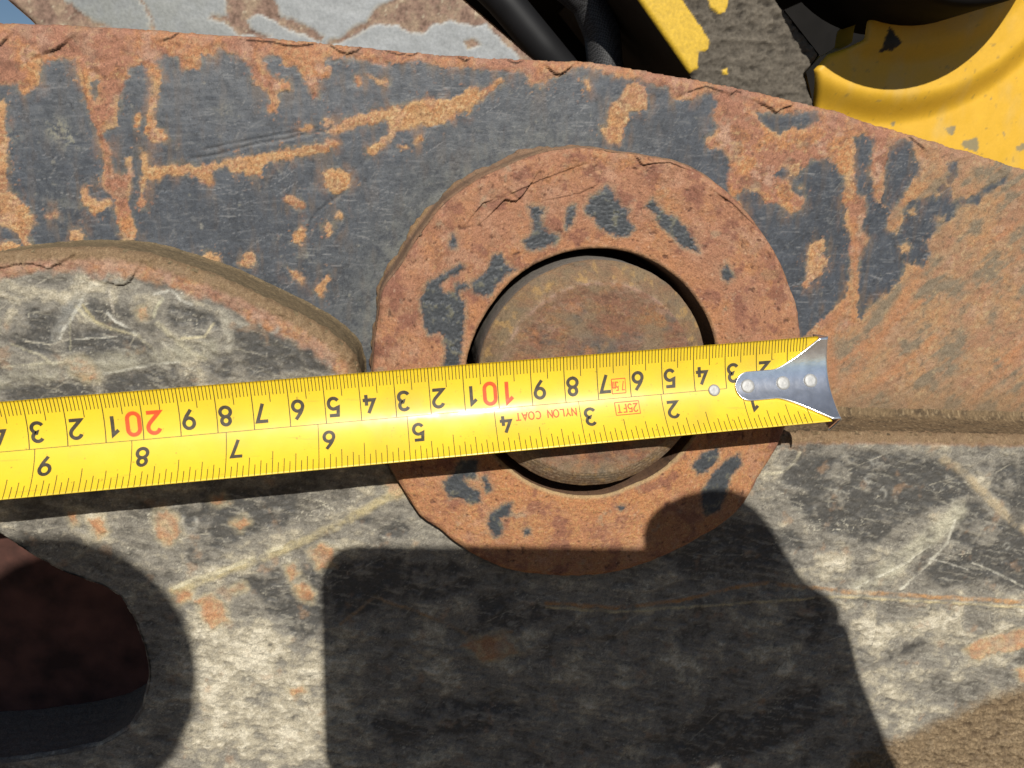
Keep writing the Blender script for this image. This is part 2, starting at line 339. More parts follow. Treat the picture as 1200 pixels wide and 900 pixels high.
def build_link_plate():
    U, V = plate_grid(-45, 5, 1250, 512, H0, STEP)
    top = px_poly(TOP_EDGE, H0); x0, y0 = U.ravel(), V.ravel()
    edge_v = np.interp(x0, top[:, 0], top[:, 1])
    edge_v = edge_v+0.5*fbm(x0, x0*0+3, 6, 4, 3)+0.22*fbm(x0, x0*0+9, 1.4, 2, 5)
    S = ((edge_v-y0)*0.98).reshape(U.shape)
    Us, Vs = snap(U, V, S, STEP); x, y = Us.ravel(), Vs.ravel(); s = np.clip(S.ravel(), 0, None)
    wx = x+1.1*fbm(x, y, 4, 4, 41, 0.7)+0.8*fbm(x, y, 1.3, 3, 43); wy = y+1.1*fbm(x, y, 4, 4, 51, 0.7)+0.8*fbm(x, y, 1.3, 3, 53)
    band = poly_sdf(wx, wy, px_poly(RUST_BAND, H0))
    isl = np.full(x.shape, -8, np.float32)
    for p in DARK_ISLES: isl = np.maximum(isl, poly_sdf(wx, wy, px_poly(p, H0), 5))
    patch = np.full(x.shape, -8, np.float32)
    for p in RUST_PATCH: patch = np.maximum(patch, poly_sdf(wx, wy, px_poly(p, H0), 5))
    r = np.maximum(np.minimum(band, -isl), patch)           # signed distance, positive in rust
    speck = fbm(x, y, 2.2, 3, 61)
    r = r+0.7*speck+0.9*fbm(x, y, 5, 3, 63)*ss(6, 1, np.abs(r))-0.15
    fk = ss(0.30, 0.42, fbm(x, y, 1.5, 3, 66))*ss(-5.5, -0.3, r)*ss(0.05, 0.35, fbm(x, y, 11, 3, 67)+0.15)
    soft = 0.35+1.5*np.clip(fbm(x, y, 9, 3, 69)+0.15, 0, 1); rust = np.maximum(ss(-1, 0.6, r/soft), 0.85*fk); halo = ss(-1.8, 0.0, r)*(1-rust)*np.clip(0.5+1.6*fbm(x, y, 6, 3, 65), 0, 1)
    px_right = ss(*(px_poly([(985, 300), (1110, 300)], H0)[:, 0]), x+0.45*(-y)+0*x)   # towards the muddy right end
    # paint
    c = flat(x.size, (0.056, 0.064, 0.077))
    big = fbm(x, y, 22, 4, 71); mid = fbm(x, y, 4, 4, 73); fine = fbm(x, y, 1.0, 3, 75)
    c *= (1+0.35*big+0.35*mid+0.40*fine)[:, None]
    ca, sa = math.cos(0.12), math.sin(0.12)
    sx, sy = x*ca+y*sa, -x*sa+y*ca
    scr = fbm(sx*0.08, sy*1.2, 1.0, 3, 81); c = mix(c, (0.20, 0.20, 0.20), 0.55*ss(0.30, 0.62, scr)*ss(-0.2, 0.3, big+0.3))
    scr2 = fbm((x*0.5+y)*0.10, (x-0.6*y)*1.5, 1.0, 2, 83); c = mix(c, (0.24, 0.23, 0.21), 0.45*ss(0.42, 0.7, scr2))
    for sd_, an, th_ in ((86, 0.05, 0.36), (87, 0.22, 0.40), (88, -0.25, 0.42), (89, 0.6, 0.46)):
        ca, sa = math.cos(an), math.sin(an); f_ = fbm((x*ca+y*sa)*0.045+0.15*mid, (-x*sa+y*ca)*1.7, 1.0, 2, sd_); c = mix(c, (0.30, 0.30, 0.30), 0.5*ss(th_, th_+0.14, f_)*(0.35+0.65*ss(0.1, 0.4, fbm(x, y, 16, 3, sd_+200))))
    lft = ss(*(px_poly([(620, 100), (200, 100)], H0)[:, 0]), x)
    upv = ss(*(px_poly([(300, 230), (300, 70)], H0)[:, 1]), y)
    c = mix(c, (0.17, 0.175, 0.18), np.clip((0.10+0.30*upv)*(0.3+0.7*lft)*(1+1.2*scr+0.8*mid), 0, 1))  # paler towards upper left: sky sheen put into the rubbed paint colour
    lum = fbm(x*0.6+y*0.2, y, 2.2, 4, 85, 0.7); c = mix(c, (0.20, 0.20, 0.195), 0.35*ss(0.15, 0.5, lum)); c = mix(c, (0.035, 0.037, 0.042), 0.5*ss(0.15, 0.5, -lum))
    # pale dust rubbed on the paint left of and above the collar
    rc = np.hypot(x-CC[0], y-CC[1])-CR; ang = np.arctan2(y-CC[1], x-CC[0])
    near = np.exp(-np.clip(rc, 0, 99)/9.0)*ss(1.1, 1.8, ang)
    c = mix(c, (0.20, 0.20, 0.165), np.clip(0.75*near*(0.45+0.9*mid+0.5*fine), 0, 0.8))
    c = mix(c, (0.25, 0.24, 0.20), 0.6*ss(0.38, 0.62, fbm(x, y, 3.0, 4, 91)))
    for (a, b, rr, am) in [(68, 152, 12, 0.7), (85, 165, 10, 0.55), (15, 160, 9, 0.5), (262, 130, 9, 0.3), (395, 215, 16, 0.5), (360, 300, 12, 0.3), (70, 245, 20, 0.2)]:
        p = px_poly([(a, b)], H0)[0]; g = np.exp(-((x-p[0])**2+(y-p[1])**2)/(rr*0.27)**2)
        c = mix(c, (0.33, 0.31, 0.22), am*g*ss(-0.2, 0.4, mid+fine))
    # rust
    q = rust_colour(x, y, 100, 0.12)
    och = ss(-0.2, 0.35, fbm(x, y, 7, 3, 120)+0.35*fine)
    q = mix(q, (0.44, 0.25, 0.115), 0.6*ss(0.2, 1.0, ss(-0.5, 0.3, patch)*(0.55+0.5*och)))
    q = mix(q, (0.55, 0.42, 0.23), 0.6*ss(-0.4, 0.3, patch)*ss(0.10, 0.45, fine+0.5*mid))
    q = mix(q, (0.20, 0.10, 0.055), 0.6*ss(-0.4, 0.3, patch)*ss(0.15, 0.45, -fine+0.3*mid))
    edge_in = ss(1.6, 0.0, r)*rust
    q = mix(q, (0.50, 0.34, 0.17), 0.55*edge_in*np.clip(0.4+2*fbm(x, y, 7, 3, 123), 0, 1))
    top_b = ss(14.0, 3.0, s); q = mix(q, (0.35, 0.17, 0.115), 0.5*top_b*(0.6+0.5*mid))
    q = mix(q, (0.36, 0.21, 0.15), 0.5*top_b*ss(0.0, 0.5, fbm(x, y, 8, 3, 131)))
    # muddy right end: khaki dust over rust with slanting streaks
    kx, ky = (x*0.76+y*0.65), (-x*0.65+y*0.76)
    st = fbm(kx*0.16, ky, 4.0, 4, 141); kh = fbm(x, y, 12, 4, 143)
    mud = np.clip(px_right*(0.75+0.7*st+0.5*kh), 0, 1)
    q = mix(q, (0.33, 0.215, 0.120), 0.88*mud)
    q = mix(q, (0.185, 0.155, 0.11), 0.85*px_right*ss(-0.02, 0.32, st*0.6+kh*0.9))
    q = mix(q, (0.40, 0.18, 0.085), 0.55*px_right*ss(0.26, 0.5, fbm(kx*0.16, ky, 6.0, 4, 147)+0.3*fine))
    q = mix(q, (0.13, 0.10, 0.07), 0.6*px_right*ss(0.2, 0.5, fbm(x, y, 2.6, 4, 148)))
    q = mix(q, (0.46, 0.34, 0.19), 0.5*px_right*ss(0.25, 0.5, fbm(x, y, 3.5, 4, 149)))
    for ln, wd_ in [([(1082, 310), (1060, 345), (1040, 385), (1005, 430), (985, 465)], 3.2), ([(1095, 395), (1060, 425), (1010, 458)], 1.6), ([(1200, 400), (1170, 440), (1145, 460), (1130, 490)], 2.6), ([(1200, 455), (1185, 485)], 2.0), ([(1000, 255), (1003, 300), (1003, 345), (1000, 375)], 1.4), ([(990, 355), (970, 390), (975, 450)], 3.0)]:
        d, _ = line_dist(wx, wy, px_poly(ln, H0)); q = mix(q, (0.41, 0.185, 0.085), 0.7*ss(wd_*1.2, wd_*0.15, d+0.8*mid)*(0.7+0.7*fine))
    low = ss(*(px_poly([(1100, 430), (1100, 492)], H0)[:, 1]), y)*px_right
    q = mix(q, (0.19, 0.13, 0.075), 0.75*low)
    c = mix(c, (0.24, 0.20, 0.12), 0.65*halo*(0.8+0.8*mid)); c = mix(c, (0.23, 0.125, 0.07), 0.5*ss(-4.5, -0.2, r)*(1-rust)*ss(0.1, 0.5, fbm(x, y*0.5, 5, 4, 68)+0.1)); c = mix(c, (0.165, 0.115, 0.075), 0.45*ss(-8, -0.2, r)*(1-rust)*ss(0.02, 0.4, fbm(x*1.3, y*0.28, 4, 4, 70)))
    c = c*(1-rust[:, None])+q*rust[:, None]
    bx = (x.min(), y.min(), x.max(), y.max())
    c = scratches(c, x, y, 900, 130, bx, 0.16, 0.28, (0.27, 0.27, 0.27), 4, 30, 0.16, 0.6, 1-rust); c = scratches(c, x, y, 930, 60, bx, 0.5, 0.8, (0.03, 0.03, 0.033), 3, 16, 0.18, 0.7, 1-rust)
    # relief
    w = 0.05*mid+0.03*fine+0.25*big
    w += rust*(0.14+0.50*fbm(x, y, 3.0, 5, 151, 0.65)+0.25*speck)
    w += -0.12*np.exp(-(r/0.35)**2)
    for ln, dp in GOUGES:
        d, _ = line_dist(x, y+0.2*mid, px_poly(ln, H0)); w -= 0.22*dp*np.exp(-(d/0.45)**2)
        c = mix(c, (0.03, 0.03, 0.03), 0.75*np.exp(-(d/0.36)**2)*(1-rust)*np.clip(0.45+1.6*fbm(x, y, 7, 3, 155), 0, 1)); c = mix(c, (0.22, 0.22, 0.21), 0.25*np.exp(-((d-0.8)/0.3)**2)*(1-rust)*np.clip(0.4+2*mid, 0, 1))
    for ln, hh, reach in FLAKES:
        d, sg = line_dist(x, y+0.3*fine, px_poly(ln, H0), 7.0)
        up = (sg > 0); w += np.where(up, hh*np.exp(-d/reach)*(d < 6.9), 0)
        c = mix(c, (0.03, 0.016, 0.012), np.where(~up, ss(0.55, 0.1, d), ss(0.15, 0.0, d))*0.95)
    rnd = 2.6+0.9*fbm(x, x*0, 9, 3, 161); e = np.clip(1-s/np.maximum(rnd, 0.5), 0, 1)
    w -= rnd*(1-np.sqrt(np.clip(1-e*e, 0, 1)))*1.0
    w += rust*top_b*(0.5*fbm(x, y, 5, 3, 171))
    w = np.where(S.ravel() <= 0, w-1.0, w)
    rough = np.clip(0.50+0.42*rust+0.12*halo+0.1*near-0.05*upv, 0.3, 0.95)
    ok = keep_cells(S)
    hid = np.hypot(U-CC[0], V-CC[1]) < CR*0.80
    ok &= ~(hid[:-1, :-1].reshape(-1))
    quads = grid_quads(*U.shape)[ok]
    used = np.unique(quads); remap = np.zeros(x.size, np.int32); remap[used] = np.arange(used.size)
    o = make_mesh('plate', to_world(x, y, w)[used], remap[quads], MAT_STEEL, None, c[used], rough[used])
    adopt(o, link_plate)
    # thickness of the plate behind the face, and its lower web seen through the slot
    back = px_poly([(t[0], t[1]) for t in TOP_EDGE], H0); bm = bmesh.new(); rows = []
    back = np.r_[[[-420.0, back[0, 1]]], back, [[420.0, back[-1, 1]-40]]]
    for q in back: rows.append((bm.verts.new(world(q[0]/1000, q[1]/1000-0.0022, -0.004)), bm.verts.new(world(q[0]/1000, q[1]/1000-0.0022, -0.022)), bm.verts.new(world(q[0]/1000, -0.36, -0.022)), bm.verts.new(world(q[0]/1000, -0.36, -0.004))))
    for a, b in zip(rows, rows[1:]):
        for i in range(4): bm.faces.new((a[i], a[(i+1) % 4], b[(i+1) % 4], b[i]))
    bm.faces.new(rows[0]); bm.faces.new(rows[-1])
    adopt(bm_obj('plate_core', bm, plain('dark_rusty_core', (0.085, 0.033, 0.023), 0.9, noise=0.6, scale=90, bump=0.4)), link_plate)
build_link_plate()

# ------------------------------------------------------------------ collar welded round the pin hole
COLLAR_DARK = [
    [(685, 247), (690, 233), (700, 228), (710, 218), (718, 222), (720, 230), (728, 242), (737, 245), (735, 257), (743, 268), (737, 275), (722, 277), (703, 267), (695, 255)],
    [(620, 243), (632, 242), (638, 247), (633, 253), (635, 267), (655, 277), (652, 283), (633, 292), (620, 292), (613, 283), (625, 273), (625, 258)],
    [(758, 242), (765, 233), (772, 243), (778, 250), (788, 252), (798, 262), (808, 273), (820, 295), (810, 293), (798, 287), (785, 273), (773, 263), (770, 253)],
    [(493, 350), (500, 333), (513, 325), (527, 317), (540, 309), (544, 313), (537, 322), (527, 323), (520, 330), (515, 335), (518, 343), (533, 343), (535, 333), (547, 332), (550, 337), (538, 340), (537, 348), (544, 353), (544, 370), (542, 400), (537, 435), (518, 435), (523, 407), (520, 393), (513, 390), (503, 392), (498, 380), (495, 367)],
    [(553, 330), (563, 325), (573, 313), (578, 300), (588, 297), (592, 310), (603, 315), (593, 323), (582, 333), (578, 343), (567, 347), (555, 342)],
    [(526, 283), (530, 275), (535, 281), (534, 290), (529, 291)], [(847, 313), (852, 311), (860, 325), (853, 330), (847, 325)],
    [(520, 565), (533, 553), (540, 540), (560, 540), (557, 560), (543, 560), (548, 570), (562, 577), (563, 587), (553, 590), (540, 583), (527, 583), (522, 573)],
    [(565, 560), (570, 558), (577, 573), (570, 577)], [(573, 602), (587, 593), (600, 590), (597, 602), (587, 608), (588, 627), (580, 630), (572, 617)],
    [(613, 621), (621, 620), (622, 626), (615, 627)], [(812, 545), (825, 530), (842, 525), (840, 540), (830, 550), (818, 556)],
    [(823, 578), (835, 555), (850, 540), (866, 532), (868, 545), (855, 560), (850, 580), (842, 598), (828, 604), (822, 592)],
    [(724, 594), (732, 592), (733, 597), (726, 598)], [(664, 246), (672, 240), (674, 250), (670, 262), (664, 268)]]
def build_collar():
    NT = 860
    th = np.linspace(-np.pi, np.pi, NT, endpoint=False)
    ro = outer_r(th); k = np.ones(9)/9; ro = np.convolve(np.r_[ro[-4:], ro, ro[:4]], k, 'valid')
    ro = ro+0.25*fbm(np.cos(th)*70, np.sin(th)*70, 9, 4, 201)
    rh = hole_r0(th); k = np.ones(31)/31; rh = np.convolve(np.r_[rh[-15:], rh, rh[:15]], k, 'valid')+0.15*fbm(np.cos(th)*40, np.sin(th)*40, 6, 3, 203)
    wc = (H0-HC)*1000
    rings = []                               # (fraction across face, lift, zone)
    prof = [(0, d, 'hole') for d in np.linspace(-34, -1.6, 22)] + [(0, -0.8, 'hole')]
    face = [(t, 0, 'face') for t in np.linspace(0.006, 0.992, 150)]
    wall = [(1, d, 'wall') for d in np.r_[-0.5, -1.1, np.linspace(-1.8, -wc-1, 34)]]
    X = []; Y = []; W = []; Zn = []; FR = []
    for t, d, z in prof+face+wall:
        rr = rh+(ro-rh)*t
        if z == 'wall': rr = ro+(-0.55 if d == -0.5 else -0.1 if d == -1.1 else 0.35)
        if z == 'hole' and d == -0.8: rr = rh+0.2
        X.append(CC[0]+rr*np.cos(th)); Y.append(CC[1]+rr*np.sin(th)); W.append(np.full(NT, wc+d)); Zn.append(np.full(NT, 0 if z == 'hole' else 1 if z == 'face' else 2)); FR.append(np.full(NT, t))
    sh = (len(X), NT)
    x = np.array(X, np.float32).ravel(); y = np.array(Y, np.float32).ravel(); w = np.array(W, np.float32).ravel(); zn = np.array(Zn).ravel(); fr = np.array(FR).ravel()
    TH = np.tile(th, len(X))
    xa, ya = np.where(zn == 1, x, x+w*1.0), np.where(zn == 1, y, y+w*0.7)
    d_in = (fr*(CR-HR)); d_out = ((1-fr)*(CR-HR))
    wx = x+1.0*fbm(x, y, 3, 4, 211, 0.7)+0.5*fbm(x, y, 1.0, 2, 213); wy = y+1.0*fbm(x, y, 3, 4, 221, 0.7)+0.5*fbm(x, y, 1.0, 2, 223)
    dk = np.full(x.shape, -6, np.float32)
    for p in COLLAR_DARK: dk = np.maximum(dk, poly_sdf(wx, wy, px_poly(p, HC), 5))
    fine = fbm(xa, ya, 0.95, 3, 231); mid = fbm(xa, ya, 3.5, 4, 233); big = fbm(xa, ya, 16, 4, 235)
    lower = ss(*(px_poly([(690, 380), (690, 560)], HC)[:, 1]), y)
    rim_in = ss(11, 1.0, d_in+3*mid)
    c = rust_colour(xa, ya, 240, 0.0)
    c = mix(c, (0.36, 0.185, 0.120), 0.55*(1-lower)*ss(-0.3, 0.3, big+0.2+0.5*fine))
    c = mix(c, (0.47, 0.205, 0.080), np.clip(0.75*lower*(0.6+0.7*mid)+0.75*rim_in*(0.6+0.8*mid), 0, 0.85))
    c = mix(c, (0.50, 0.32, 0.13), 0.65*lower*ss(0.05, 0.45, fine+0.4*mid))
    bl = ss(0.1, 0.45, fbm(x, y, 10, 3, 251))*ss(-0.3, -0.02, -(x-CC[0]+25)/60)
    c = mix(c, (0.35, 0.165, 0.080), 0.35); c = mix(c, (0.20, 0.085, 0.06), 0.7*ss(0.06, 0.30, fbm(x, y, 9, 5, 253, 0.62)))
    c = mix(c, (0.30, 0.25, 0.17), 0.5*ss(0.28, 0.55, fbm(x, y, 6, 4, 255)))
    c = mix(c, (0.10, 0.04, 0.03), 0.7*ss(0.33, 0.6, fbm(x, y, 1.5, 3, 257)))
    c = mix(c, (0.60, 0.40, 0.27), 0.45*ss(0.33, 0.6, fbm(x, y, 1.3, 3, 259)))
    pit = ss(0.34, 0.52, fbm(x, y, 2.4, 3, 258)); c = mix(c, (0.085, 0.04, 0.028), 0.75*pit)
    halo = ss(-1.8, 0, dk)*(1-ss(-0.1, 0.2, dk))
    c = mix(c, (0.24, 0.21, 0.14), 0.55*halo*(0.8+mid))
    pa = flat(x.size, (0.058, 0.064, 0.070))*(1+0.3*mid+0.3*fine)[:, None]
    pa = mix(pa, (0.17, 0.16, 0.11), 0.75*ss(0.1, 0.5, mid+0.3*fine))
    dm = ss(-0.7, 0.5, dk+0.5*fine+0.5*mid); c = c*(1-dm[:, None])+pa*dm[:, None]
    # cracks and lifted scale near the upper rim
    CR_L = [([(582, 243), (592, 233), (604, 236), (612, 229), (622, 214)], 1.0, 5), ([(558, 247), (565, 238), (570, 236)], 0.7, 4), ([(746, 184), (752, 193), (766, 191), (786, 190), (800, 196)], 0.7, 4),
            ([(585, 205), (590, 218), (605, 230)], 0.4, 4), ([(600, 226), (632, 211), (648, 205), (665, 199)], 0.45, 6), ([(652, 232), (680, 226), (700, 216), (706, 200)], 0.3, 5), ([(846, 230), (858, 238), (872, 252), (884, 262)], 0.5, 3)]
    wadd = np.zeros(x.size, np.float32)
    for ln, hh, reach in CR_L:
        d, sg = line_dist(x, y+0.3*fine, px_poly(ln, HC), 7.0)
        up = sg > 0; wadd += np.where(up, hh*np.exp(-d/reach)*(d < 6.9), 0)
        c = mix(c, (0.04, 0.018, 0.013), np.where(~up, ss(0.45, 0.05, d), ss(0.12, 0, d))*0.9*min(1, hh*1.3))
    wl = ss(0.5, 1.5, zn); c = mix(c, (0.17, 0.13, 0.08), 0.7*(zn == 2)*(0.8+0.5*mid))
    c = mix(c, (0.10, 0.062, 0.04), 0.85*(zn == 0))  # hole wall darkened: shade of the gap put into its colour
    # a paler lip worn bright round the hole and at the upper left rim
    c = mix(c, (0.40, 0.30, 0.16), 0.55*(zn == 1)*ss(1.8, 0.3, d_in)*(0.5+0.9*lower))
    face_m = (zn == 1)
    rel = 0.22*mid+0.20*fine+0.35*big+0.40*fbm(x, y, 6, 5, 261, 0.65)*(1-dm)
    rel += 1.1*fbm(x, y, 9, 4, 263)*ss(15, 2, d_out)*(1-0.4*lower)
    rel -= 0.10*np.exp(-(dk/0.3)**2)+0.35*pit
    drop = 1.5*np.clip(1-d_out/2.2, 0, 1)**2+1.0*np.clip(1-d_in/1.2, 0, 1)**2
    w = np.where(face_m, w+rel+wadd-drop, w+np.where(zn == 2, -0.9, -0.3))
    bulge = np.where(zn == 2, 0.5*fbm(TH*30, w, 5, 3, 271), 0); x = x+bulge*np.cos(TH); y = y+bulge*np.sin(TH)
    # weld bead where the collar meets the plate, standing out on the upper left
    bead = (zn == 2)*np.exp(-((w+0-1.2)/2.2)**2)*1.5*np.clip(0.8+1.6*fbm(TH*60, TH*0, 9, 4, 273), 0, 2)
    x = x+bead*np.cos(TH); y = y+bead*np.sin(TH)
    c = mix(c, (0.42, 0.27, 0.11), 0.55*(zn == 2)*ss(0.3, 1.0, bead)*ss(2.0, 2.4, TH)*(0.6+0.9*mid))
    rough = np.clip(0.90-0.38*dm, 0.35, 0.95)
    o = make_mesh('pin_collar', to_world(x, y, w), grid_quads(*sh, wrap=True)[:, ::-1], MAT_STEEL, None, c, rough)
    o['label'] = 'round rusty collar with patches of dark paint round the pin'
    adopt(o, link_plate)
build_collar()

# ------------------------------------------------------------------ pin in the collar
def build_pin():
    ctr = px_poly([(696, 442)], HP+0.005)[0]; R = 35.7; wf = (H0-HP)*1000
    NT = 620; th = np.linspace(-np.pi, np.pi, NT, endpoint=False)
    prof = [(r, 0.0, 0) for r in np.linspace(0.15, 29.6, 80)]+[(r, -(r-29.6)**2*0.05-(r-29.6)*0.55, 1) for r in np.linspace(29.9, 35.0, 16)]
    prof += [(35.4, -4.8, 1), (35.65, -5.2, 1), (35.75, -5.7, 2)]+[(35.75, d, 2) for d in np.linspace(-6.4, -45, 46)]
    r = np.repeat([p[0] for p in prof], NT); dd = np.repeat([p[1] for p in prof], NT); zn = np.repeat([p[2] for p in prof], NT); T = np.tile(th, len(prof))
    wob = 1+0.006*fbm(np.cos(T)*30, np.sin(T)*30, 12, 3, 301)
    x = (ctr[0]+r*wob*np.cos(T)).astype(np.float32); y = (ctr[1]+r*wob*np.sin(T)).astype(np.float32); w = (wf+dd).astype(np.float32)
    xa = np.where(zn == 2, T*36, x); ya = np.where(zn == 2, w*3.0, y)
    fine = fbm(xa, ya, 0.9, 3, 311); mid = fbm(xa, ya, 3.5, 4, 313); big = fbm(xa, ya, 13, 4, 315)
    c = mix(rust_colour(xa, ya*1.7, 320, 0.05), (0.22, 0.13, 0.08), 0.3)*0.70
    c = mix(c, (0.20, 0.145, 0.090), 0.8*ss(-0.15, 0.4, fbm(xa, ya*1.6, 11, 4, 323)))
    c = mix(c, (0.10, 0.09, 0.075), 0.7*ss(0.12, 0.5, fbm(xa, ya*1.8, 9, 4, 325)))
    c = mix(c, (0.42, 0.18, 0.07), 0.5*ss(0.15, 0.5, fbm(xa, ya, 8, 4, 327)))
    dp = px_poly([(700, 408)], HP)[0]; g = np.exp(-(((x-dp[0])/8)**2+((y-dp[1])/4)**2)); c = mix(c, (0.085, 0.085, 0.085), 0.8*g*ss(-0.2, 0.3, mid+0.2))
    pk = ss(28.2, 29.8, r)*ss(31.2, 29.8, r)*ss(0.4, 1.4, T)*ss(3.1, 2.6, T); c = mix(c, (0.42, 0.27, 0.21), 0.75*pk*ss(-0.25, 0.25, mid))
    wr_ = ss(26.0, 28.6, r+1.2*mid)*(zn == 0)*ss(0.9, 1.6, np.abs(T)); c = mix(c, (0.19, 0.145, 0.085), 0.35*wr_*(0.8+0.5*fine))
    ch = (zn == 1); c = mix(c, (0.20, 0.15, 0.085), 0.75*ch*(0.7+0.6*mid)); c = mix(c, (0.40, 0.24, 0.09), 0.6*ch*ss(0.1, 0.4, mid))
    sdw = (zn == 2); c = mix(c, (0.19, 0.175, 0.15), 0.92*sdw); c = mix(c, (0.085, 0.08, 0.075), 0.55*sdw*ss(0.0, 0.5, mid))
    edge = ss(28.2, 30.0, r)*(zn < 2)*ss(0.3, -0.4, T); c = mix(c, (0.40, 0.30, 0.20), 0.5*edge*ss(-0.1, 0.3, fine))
    rel = (zn == 0)*(0.18*mid+0.09*fine+0.35*big)+(zn == 1)*(0.35*fbm(T*34, r, 4, 3, 331)+0.07*np.sin(r*5.2+1.5*fbm(T*34, r, 9, 2, 333)))
    w = w+rel*ss(0.2, 4, r); b2 = np.where(zn == 2, 0.25*mid, 0); x = x+b2*np.cos(T); y = y+b2*np.sin(T)
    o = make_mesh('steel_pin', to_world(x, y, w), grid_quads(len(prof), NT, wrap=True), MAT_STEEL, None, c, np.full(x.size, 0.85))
    tag(o, 'round rust-brown end of the steel pin standing in the collar', 'pin')
build_pin()

# ------------------------------------------------------------------ bucket ear: dusty plate in front, with hump, ledge and slot
HUMP = [(-90, 312), (-40, 303), (0, 296), (20, 291), (60, 286), (100, 283), (160, 283), (200, 290), (240, 303), (280, 317), (320, 336), (360, 355), (390, 372), (410, 388), (422, 402), (427, 420), (428, 440), (428, 470)]
LEDGE = [(760, 488), (860, 487), (915, 486), (988, 486), (1100, 489), (1200, 492), (1290, 494)]
SLOT = [(-120, 560), (-30, 607), (0, 628), (30, 648), (80, 675), (120, 688), (140, 700), (155, 725), (168, 760), (173, 785), (172, 800), (165, 830), (150, 852), (120, 870), (80, 880), (0, 892), (-120, 898)]
EAR_DARK = [
    [(155, 590), (200, 580), (250, 575), (300, 568), (345, 570), (352, 600), (330, 620), (300, 625), (270, 640), (245, 660), (230, 672), (215, 655), (225, 625), (205, 600), (170, 600)],
    [(280, 680), (310, 668), (340, 672), (375, 665), (383, 700), (375, 740), (345, 765), (325, 745), (305, 700)], [(385, 660), (430, 655), (470, 650), (470, 690), (430, 720), (395, 730)],
    [(420, 590), (440, 583), (448, 600), (435, 615), (415, 620)], [(440, 630), (470, 602), (482, 615), (478, 635)],
    [(940, 537), (1000, 528), (1080, 530), (1110, 540), (1130, 560), (1140, 580), (1110, 590), (1060, 610), (1030, 636), (1000, 640), (965, 625), (935, 600), (905, 570)],
    [(1146, 545), (1175, 536), (1215, 560), (1215, 600), (1185, 595), (1160, 575)], [(1105, 620), (1135, 585), (1180, 600), (1215, 640), (1215, 695), (1150, 680), (1105, 690), (1085, 670), (1120, 640)],
    [(1000, 760), (1050, 748), (1090, 752), (1050, 775), (1010, 790)], [(925, 700), (960, 695), (975, 720), (950, 760), (920, 740)], [(560, 700), (640, 690), (660, 720), (600, 740), (560, 730)],
    [(480, 660), (530, 655), (560, 680), (520, 710), (470, 700)], [(760, 640), (860, 610), (930, 620), (960, 660), (880, 670), (800, 672)], [(420, 840), (520, 820), (640, 830), (560, 860), (440, 870)], [(780, 860), (860, 830), (960, 800), (980, 840), (900, 880), (800, 895)],
    # on the hump
    [(18, 368), (40, 352), (52, 360), (66, 352), (70, 372), (80, 358), (60, 400), (70, 418), (20, 412), (5, 400)], [(100, 345), (125, 342), (132, 365), (120, 375), (100, 368)], [(75, 392), (110, 386), (150, 392), (170, 402), (180, 412), (140, 418), (100, 422), (72, 415)],
    [(140, 350), (170, 355), (160, 370), (150, 376), (136, 368)], [(190, 345), (215, 352), (240, 362), (262, 378), (250, 400), (215, 395), (195, 375)], [(268, 385), (300, 384), (330, 392), (352, 412), (360, 432), (330, 442), (290, 440), (285, 410)],
    [(125, 442), (180, 432), (205, 428), (208, 445), (160, 460), (125, 462)], [(-20, 456), (60, 446), (105, 446), (110, 465), (-20, 478)], [(238, 430), (258, 418), (272, 422), (270, 445), (240, 452)], [(340, 388), (372, 410), (386, 436), (360, 436), (352, 412)]]
EAR_RUST = [[(183, 600), (195, 597), (205, 605), (212, 622), (210, 632), (198, 640), (186, 632), (180, 612)], [(228, 703), (250, 697), (262, 708), (266, 728), (246, 736), (236, 718)], [(344, 684), (356, 680), (368, 695), (366, 706), (352, 702), (346, 694)],
    [(200, 690), (222, 684), (226, 702), (205, 708)], [(362, 645), (378, 637), (392, 645), (390, 664), (372, 668)], [(334, 664), (346, 660), (350, 672), (340, 680)], [(270, 690), (284, 682), (288, 690), (276, 696)], [(245, 582), (262, 580), (268, 590), (250, 592)],
    [(338, 806), (356, 802), (360, 810), (342, 815)], [(450, 566), (468, 562), (480, 580), (460, 582)], [(1130, 762), (1150, 748), (1215, 735), (1215, 755), (1170, 765), (1140, 772)], [(1190, 785), (1210, 780), (1210, 800), (1195, 798)], [(272, 612), (285, 606), (292, 612), (280, 624)],
    [(80, 422), (96, 418), (112, 432), (116, 445), (100, 446), (85, 436)], [(160, 362), (172, 358), (174, 370), (164, 374)], [(540, 755), (590, 740), (610, 765), (570, 775)], [(80, 600), (90, 597), (92, 612), (84, 618)], [(104, 608), (120, 604), (126, 622), (114, 632)],
    [(398, 412), (410, 408), (414, 432), (402, 436)]]
